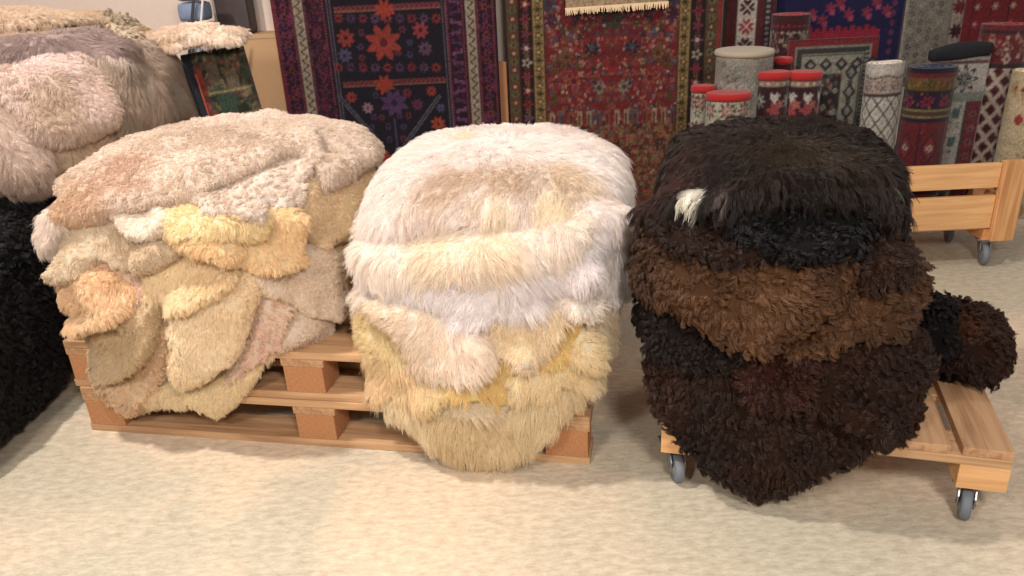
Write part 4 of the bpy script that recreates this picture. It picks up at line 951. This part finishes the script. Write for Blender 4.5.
# ---- dark heap
HR = Heap((1.10, 1.80, 0.27), R(-24), 0.15, 0.13, 0.085, 0.10, lump=0.06, zmin=0.05, seed=8)
HB = Heap((0.643, 1.80, 0.47), R(-14), 0.278, 0.31, 0.305, 0.56, taper=-0.12, p=3.6, q=4.2, zmin=0.02, seed=9)
DK = dict(mat=M_DARKWOOL)
Rp = [
 ('far', [(945, 300), (968, 305), (992, 325), (1004, 348), (1001, 373), (985, 384), (962, 376), (940, 366), (925, 340)], '3a2116', '2a1712', CURLY, 'brown curly sheepskin end lolling out past the right side of the dark heap', dict(T=0.02, w=0.10, tuck=0, spots=[(960, 325, 0.05, hexc('4f2f18'))])),
 ('black', [(905, 315), (922, 290), (945, 297), (956, 330), (948, 358), (925, 362), (905, 345)], '16100f', '1e1518', CURLY, 'black sheepskin lump behind the right side of the dark heap, beside the brown end', dict(T=0.03, w=0.10, tuck=0)),
]
grow(HM)
core = HR.core(0.206)
for i, (nm, poly, c1, c2, st, lab, kw) in enumerate(Rp):
    add_pelt(HR, poly, hexc(c1), hexc(c2), st, lab, BG, seed=i+61, core=core if i == 0 else None, mat=M_DARKWOOL, gam=1.08, **kw)
Bp = [
 ('bottom', [(650, 370), (668, 355), (740, 370), (800, 395), (860, 405), (885, 430), (872, 447), (848, 466), (812, 482), (790, 494), (765, 497), (730, 488), (700, 466), (672, 435), (652, 410)], '3c2419', '2a1a15', CURLY, 'dark brown curly sheepskin hanging lowest over the front of the wheeled dolly', dict(T=0.035, w=0.13)),
 ('b9', [(785, 365), (850, 345), (915, 342), (942, 368), (948, 400), (932, 426), (900, 442), (868, 442), (838, 424), (798, 402)], '3f2619', '2e1b14', CURLY, 'dark brown curly sheepskin spilling over the right of the dolly, low in the dark heap', dict(T=0.04, w=0.13)),
 ('b8', [(735, 382), (742, 360), (790, 356), (818, 380), (804, 411), (770, 414), (745, 402)], '44231a', '341b14', CURLY, 'reddish brown fold in the lower middle of the dark heap', dict(T=0.03, w=0.09)),
 ('b7', [(630, 302), (650, 302), (700, 332), (742, 352), (735, 368), (700, 372), (662, 362), (640, 340)], '241712', '1c1210', CURLY, 'blackish brown sheepskin at the lower left, between the light brown one and the dolly skin', dict(T=0.03, w=0.10)),
 ('b5', [(862, 270), (885, 262), (918, 268), (924, 300), (907, 326), (872, 343), (835, 353), (800, 360), (788, 346), (828, 318), (850, 298)], '644630', '4a3222', CURLY, 'medium brown curly sheepskin at the right, wrapped around the side of the dark heap', dict(T=0.04, w=0.12)),
 ('b6', [(866, 245), (876, 226), (892, 226), (904, 240), (914, 278), (898, 288), (872, 292), (856, 280)], '33201a', '4b2f1a', CURLY, 'small dark brown sheepskin flank right of the black one, above the medium brown skin', dict(T=0.03, w=0.10, spots=[(885, 222, 0.04, hexc('5e4022'))])),
 ('b4', [(626, 262), (634, 236), (655, 224), (690, 248), (740, 258), (800, 258), (850, 256), (865, 272), (852, 300), (832, 322), (790, 347), (760, 359), (728, 353), (698, 336), (668, 316), (640, 302), (625, 286)], '664730', '4a3222', CURLY, 'large lighter brown curly sheepskin across the middle of the dark heap', dict(T=0.05, w=0.15, spots=[(650, 280, 0.09, hexc('4c3020')), (775, 290, 0.10, hexc('6e4e36'))])),
 ('b3', [(658, 228), (690, 214), (732, 224), (772, 242), (768, 260), (722, 264), (688, 257), (665, 243)], '35221b', '2a1913', CURLY, 'dark brown rolled fold on the left, tucked below the long-haired top skin', dict(T=0.035, w=0.09)),
 ('b2', [(716, 215), (760, 200), (820, 196), (862, 198), (876, 218), (870, 247), (850, 257), (800, 263), (768, 252), (733, 236)], '100d0d', '181315', CURLY, 'jet black sheepskin peeking out below the top skin in the centre of the dark heap', dict(T=0.04, w=0.11)),
 ('top', [(632, 150), (636, 215), (660, 222), (700, 216), (745, 212), (800, 206), (850, 205), (880, 214), (903, 222), (908, 200), (903, 172), (888, 143), (860, 121), (800, 112), (740, 114), (690, 125), (650, 140)], '1c120f', '2c1d16', LONGD, 'long-haired blackish brown sheepskin combed down over the top of the dark heap', dict(T=0.05, w=0.18, tuck=0, spots=[(680, 192, 0.13, hexc('3c2018')), (800, 165, 0.12, hexc('2e2112')), (740, 130, 0.08, hexc('33201c')), (706, 208, 0.030, hexc('e8e0d0')), (876, 195, 0.015, hexc('8d857d')), (736, 214, 0.012, hexc('7d716c'))])),
]
grow(HR)
core = HB.core(0.206)
for i, (nm, poly, c1, c2, st, lab, kw) in enumerate(Bp):
    if nm != 'top': kw = dict(kw, T=kw['T']*1.3, w=kw.get('w', .13)*0.85)
    add_pelt(HB, poly, hexc(c1), hexc(c2), st, lab, BG, seed=i+71, core=core if i == 0 else None, mat=M_DARKWOOL, gam=1.08, **kw)

grow(HB)
# ---- far left: black skins below, pale skins on top
HX = Heap((-1.86, 2.05, 0.30), R(-4), 0.46, 0.85, 0.30, 0.29, p=5, q=5, lump=0.03, zmin=0.01, seed=12)
add_pelt(HX, [(-60, 190), (0, 190), (45, 200), (58, 260), (62, 330), (60, 390), (40, 425), (0, 460), (-60, 480)], hexc('0c0a0b'), hexc('151113'), CURLY, 'black sheepskin hanging to the floor at the left edge, under the pale stack', KG, T=0.03, w=0.15, tuck=0, core=HX.core(0.0), seed=90, mat=M_DARKWOOL, gam=1.0)
grow(HX)
HK = Heap((-1.67, 2.74, 0.78), R(-4), 0.50, 0.52, 0.315, 0.22, lump=0.04, zmin=0.5, seed=14)
Kp = [
 ('k5', [(-40, -10), (60, -15), (185, -15), (190, 12), (150, 22), (90, 22), (40, 24), (0, 28), (-40, 30)], 'd8c4ae', 'cdb79c', PLUSH, 'cream and tan sheepskin at the top edge, rearmost on the far left stack', dict(T=0.03, w=0.12, tuck=0, spots=[(65, 8, 0.08, hexc('dcb98c'))])),
 ('k6', [(105, 12), (140, -4), (190, -6), (196, 25), (180, 50), (150, 52), (125, 38)], 'cdbfa8', 'a08c70', CURLY, 'curly greyish cream sheepskin with a tan leather underside, right rear of the far left stack', dict(T=0.03, w=0.09, tuck=0, spots=[(148, 38, 0.06, hexc('b9946a'))])),
 ('k4', [(-30, 92), (0, 90), (18, 105), (38, 128), (52, 160), (50, 190), (36, 212), (18, 200), (-5, 180), (-30, 170)], 'e0cfc4', 'd0bcae', SHAGS, 'white ragged sheepskin hanging down over the black skins at the left edge', dict(T=0.03, w=0.10, tuck=0)),
 ('k3', [(95, 50), (130, 42), (170, 48), (192, 70), (196, 108), (170, 122), (140, 128), (115, 132), (98, 110)], 'c8b4a4', 'b0a090', SHAG, 'grey-beige shaggy sheepskin at the right end of the far left stack, beside the tapestry cushion', dict(T=0.04, w=0.12, tuck=0, spots=[(165, 90, 0.06, hexc('a9a396')), (105, 55, 0.06, hexc('e6dad2'))])),
 ('k1', [(-40, 36), (0, 36), (40, 33), (75, 27), (105, 29), (130, 42), (138, 54), (100, 56), (60, 58), (20, 66), (-40, 76)], 'b09c98', '95827e', SHAG, 'lilac-grey shaggy sheepskin across the far left stack, above the large pinkish one', dict(T=0.035, w=0.12, tuck=0)),
 ('k2', [(-40, 72), (0, 64), (30, 56), (60, 52), (90, 56), (108, 78), (122, 105), (117, 128), (90, 142), (55, 150), (30, 140), (15, 115), (-10, 95), (-40, 95)], 'cdb8a8', 'e0cec6', PLUSH, 'large pinkish beige fluffy sheepskin at the front of the far left stack', dict(T=0.05, w=0.15, tuck=0, spots=[(40, 62, 0.10, hexc('e6d6d2')), (50, 110, 0.12, hexc('c6b09c'))])),
]
core = HK.core(0.56)
for i, (nm, poly, c1, c2, st, lab, kw) in enumerate(Kp):
    add_pelt(HK, poly, hexc(c1), hexc(c2), st, lab, KG, seed=i+101, core=core if i == 0 else None, gam=0.85, **kw)
grow(HK)
HT = Heap((-1.045, 2.95, 0.985), R(-4), 0.16, 0.09, 0.03, 0.05, lump=0.24, zmin=0.5, seed=23)
add_pelt(HT, [(148, 44), (165, 27), (185, 18), (210, 22), (226, 30), (241, 38), (234, 46), (205, 43), (180, 50), (160, 58)], hexc('ead8c4'), hexc('dcc4aa'), PLUSH, 'small cream lambskin with leathery folds draped over the tapestry bag', 'sheepskins stacked at the far left', T=0.02, w=0.10, tuck=0, core=HT.core(0.96), seed=120)
grow(HT)
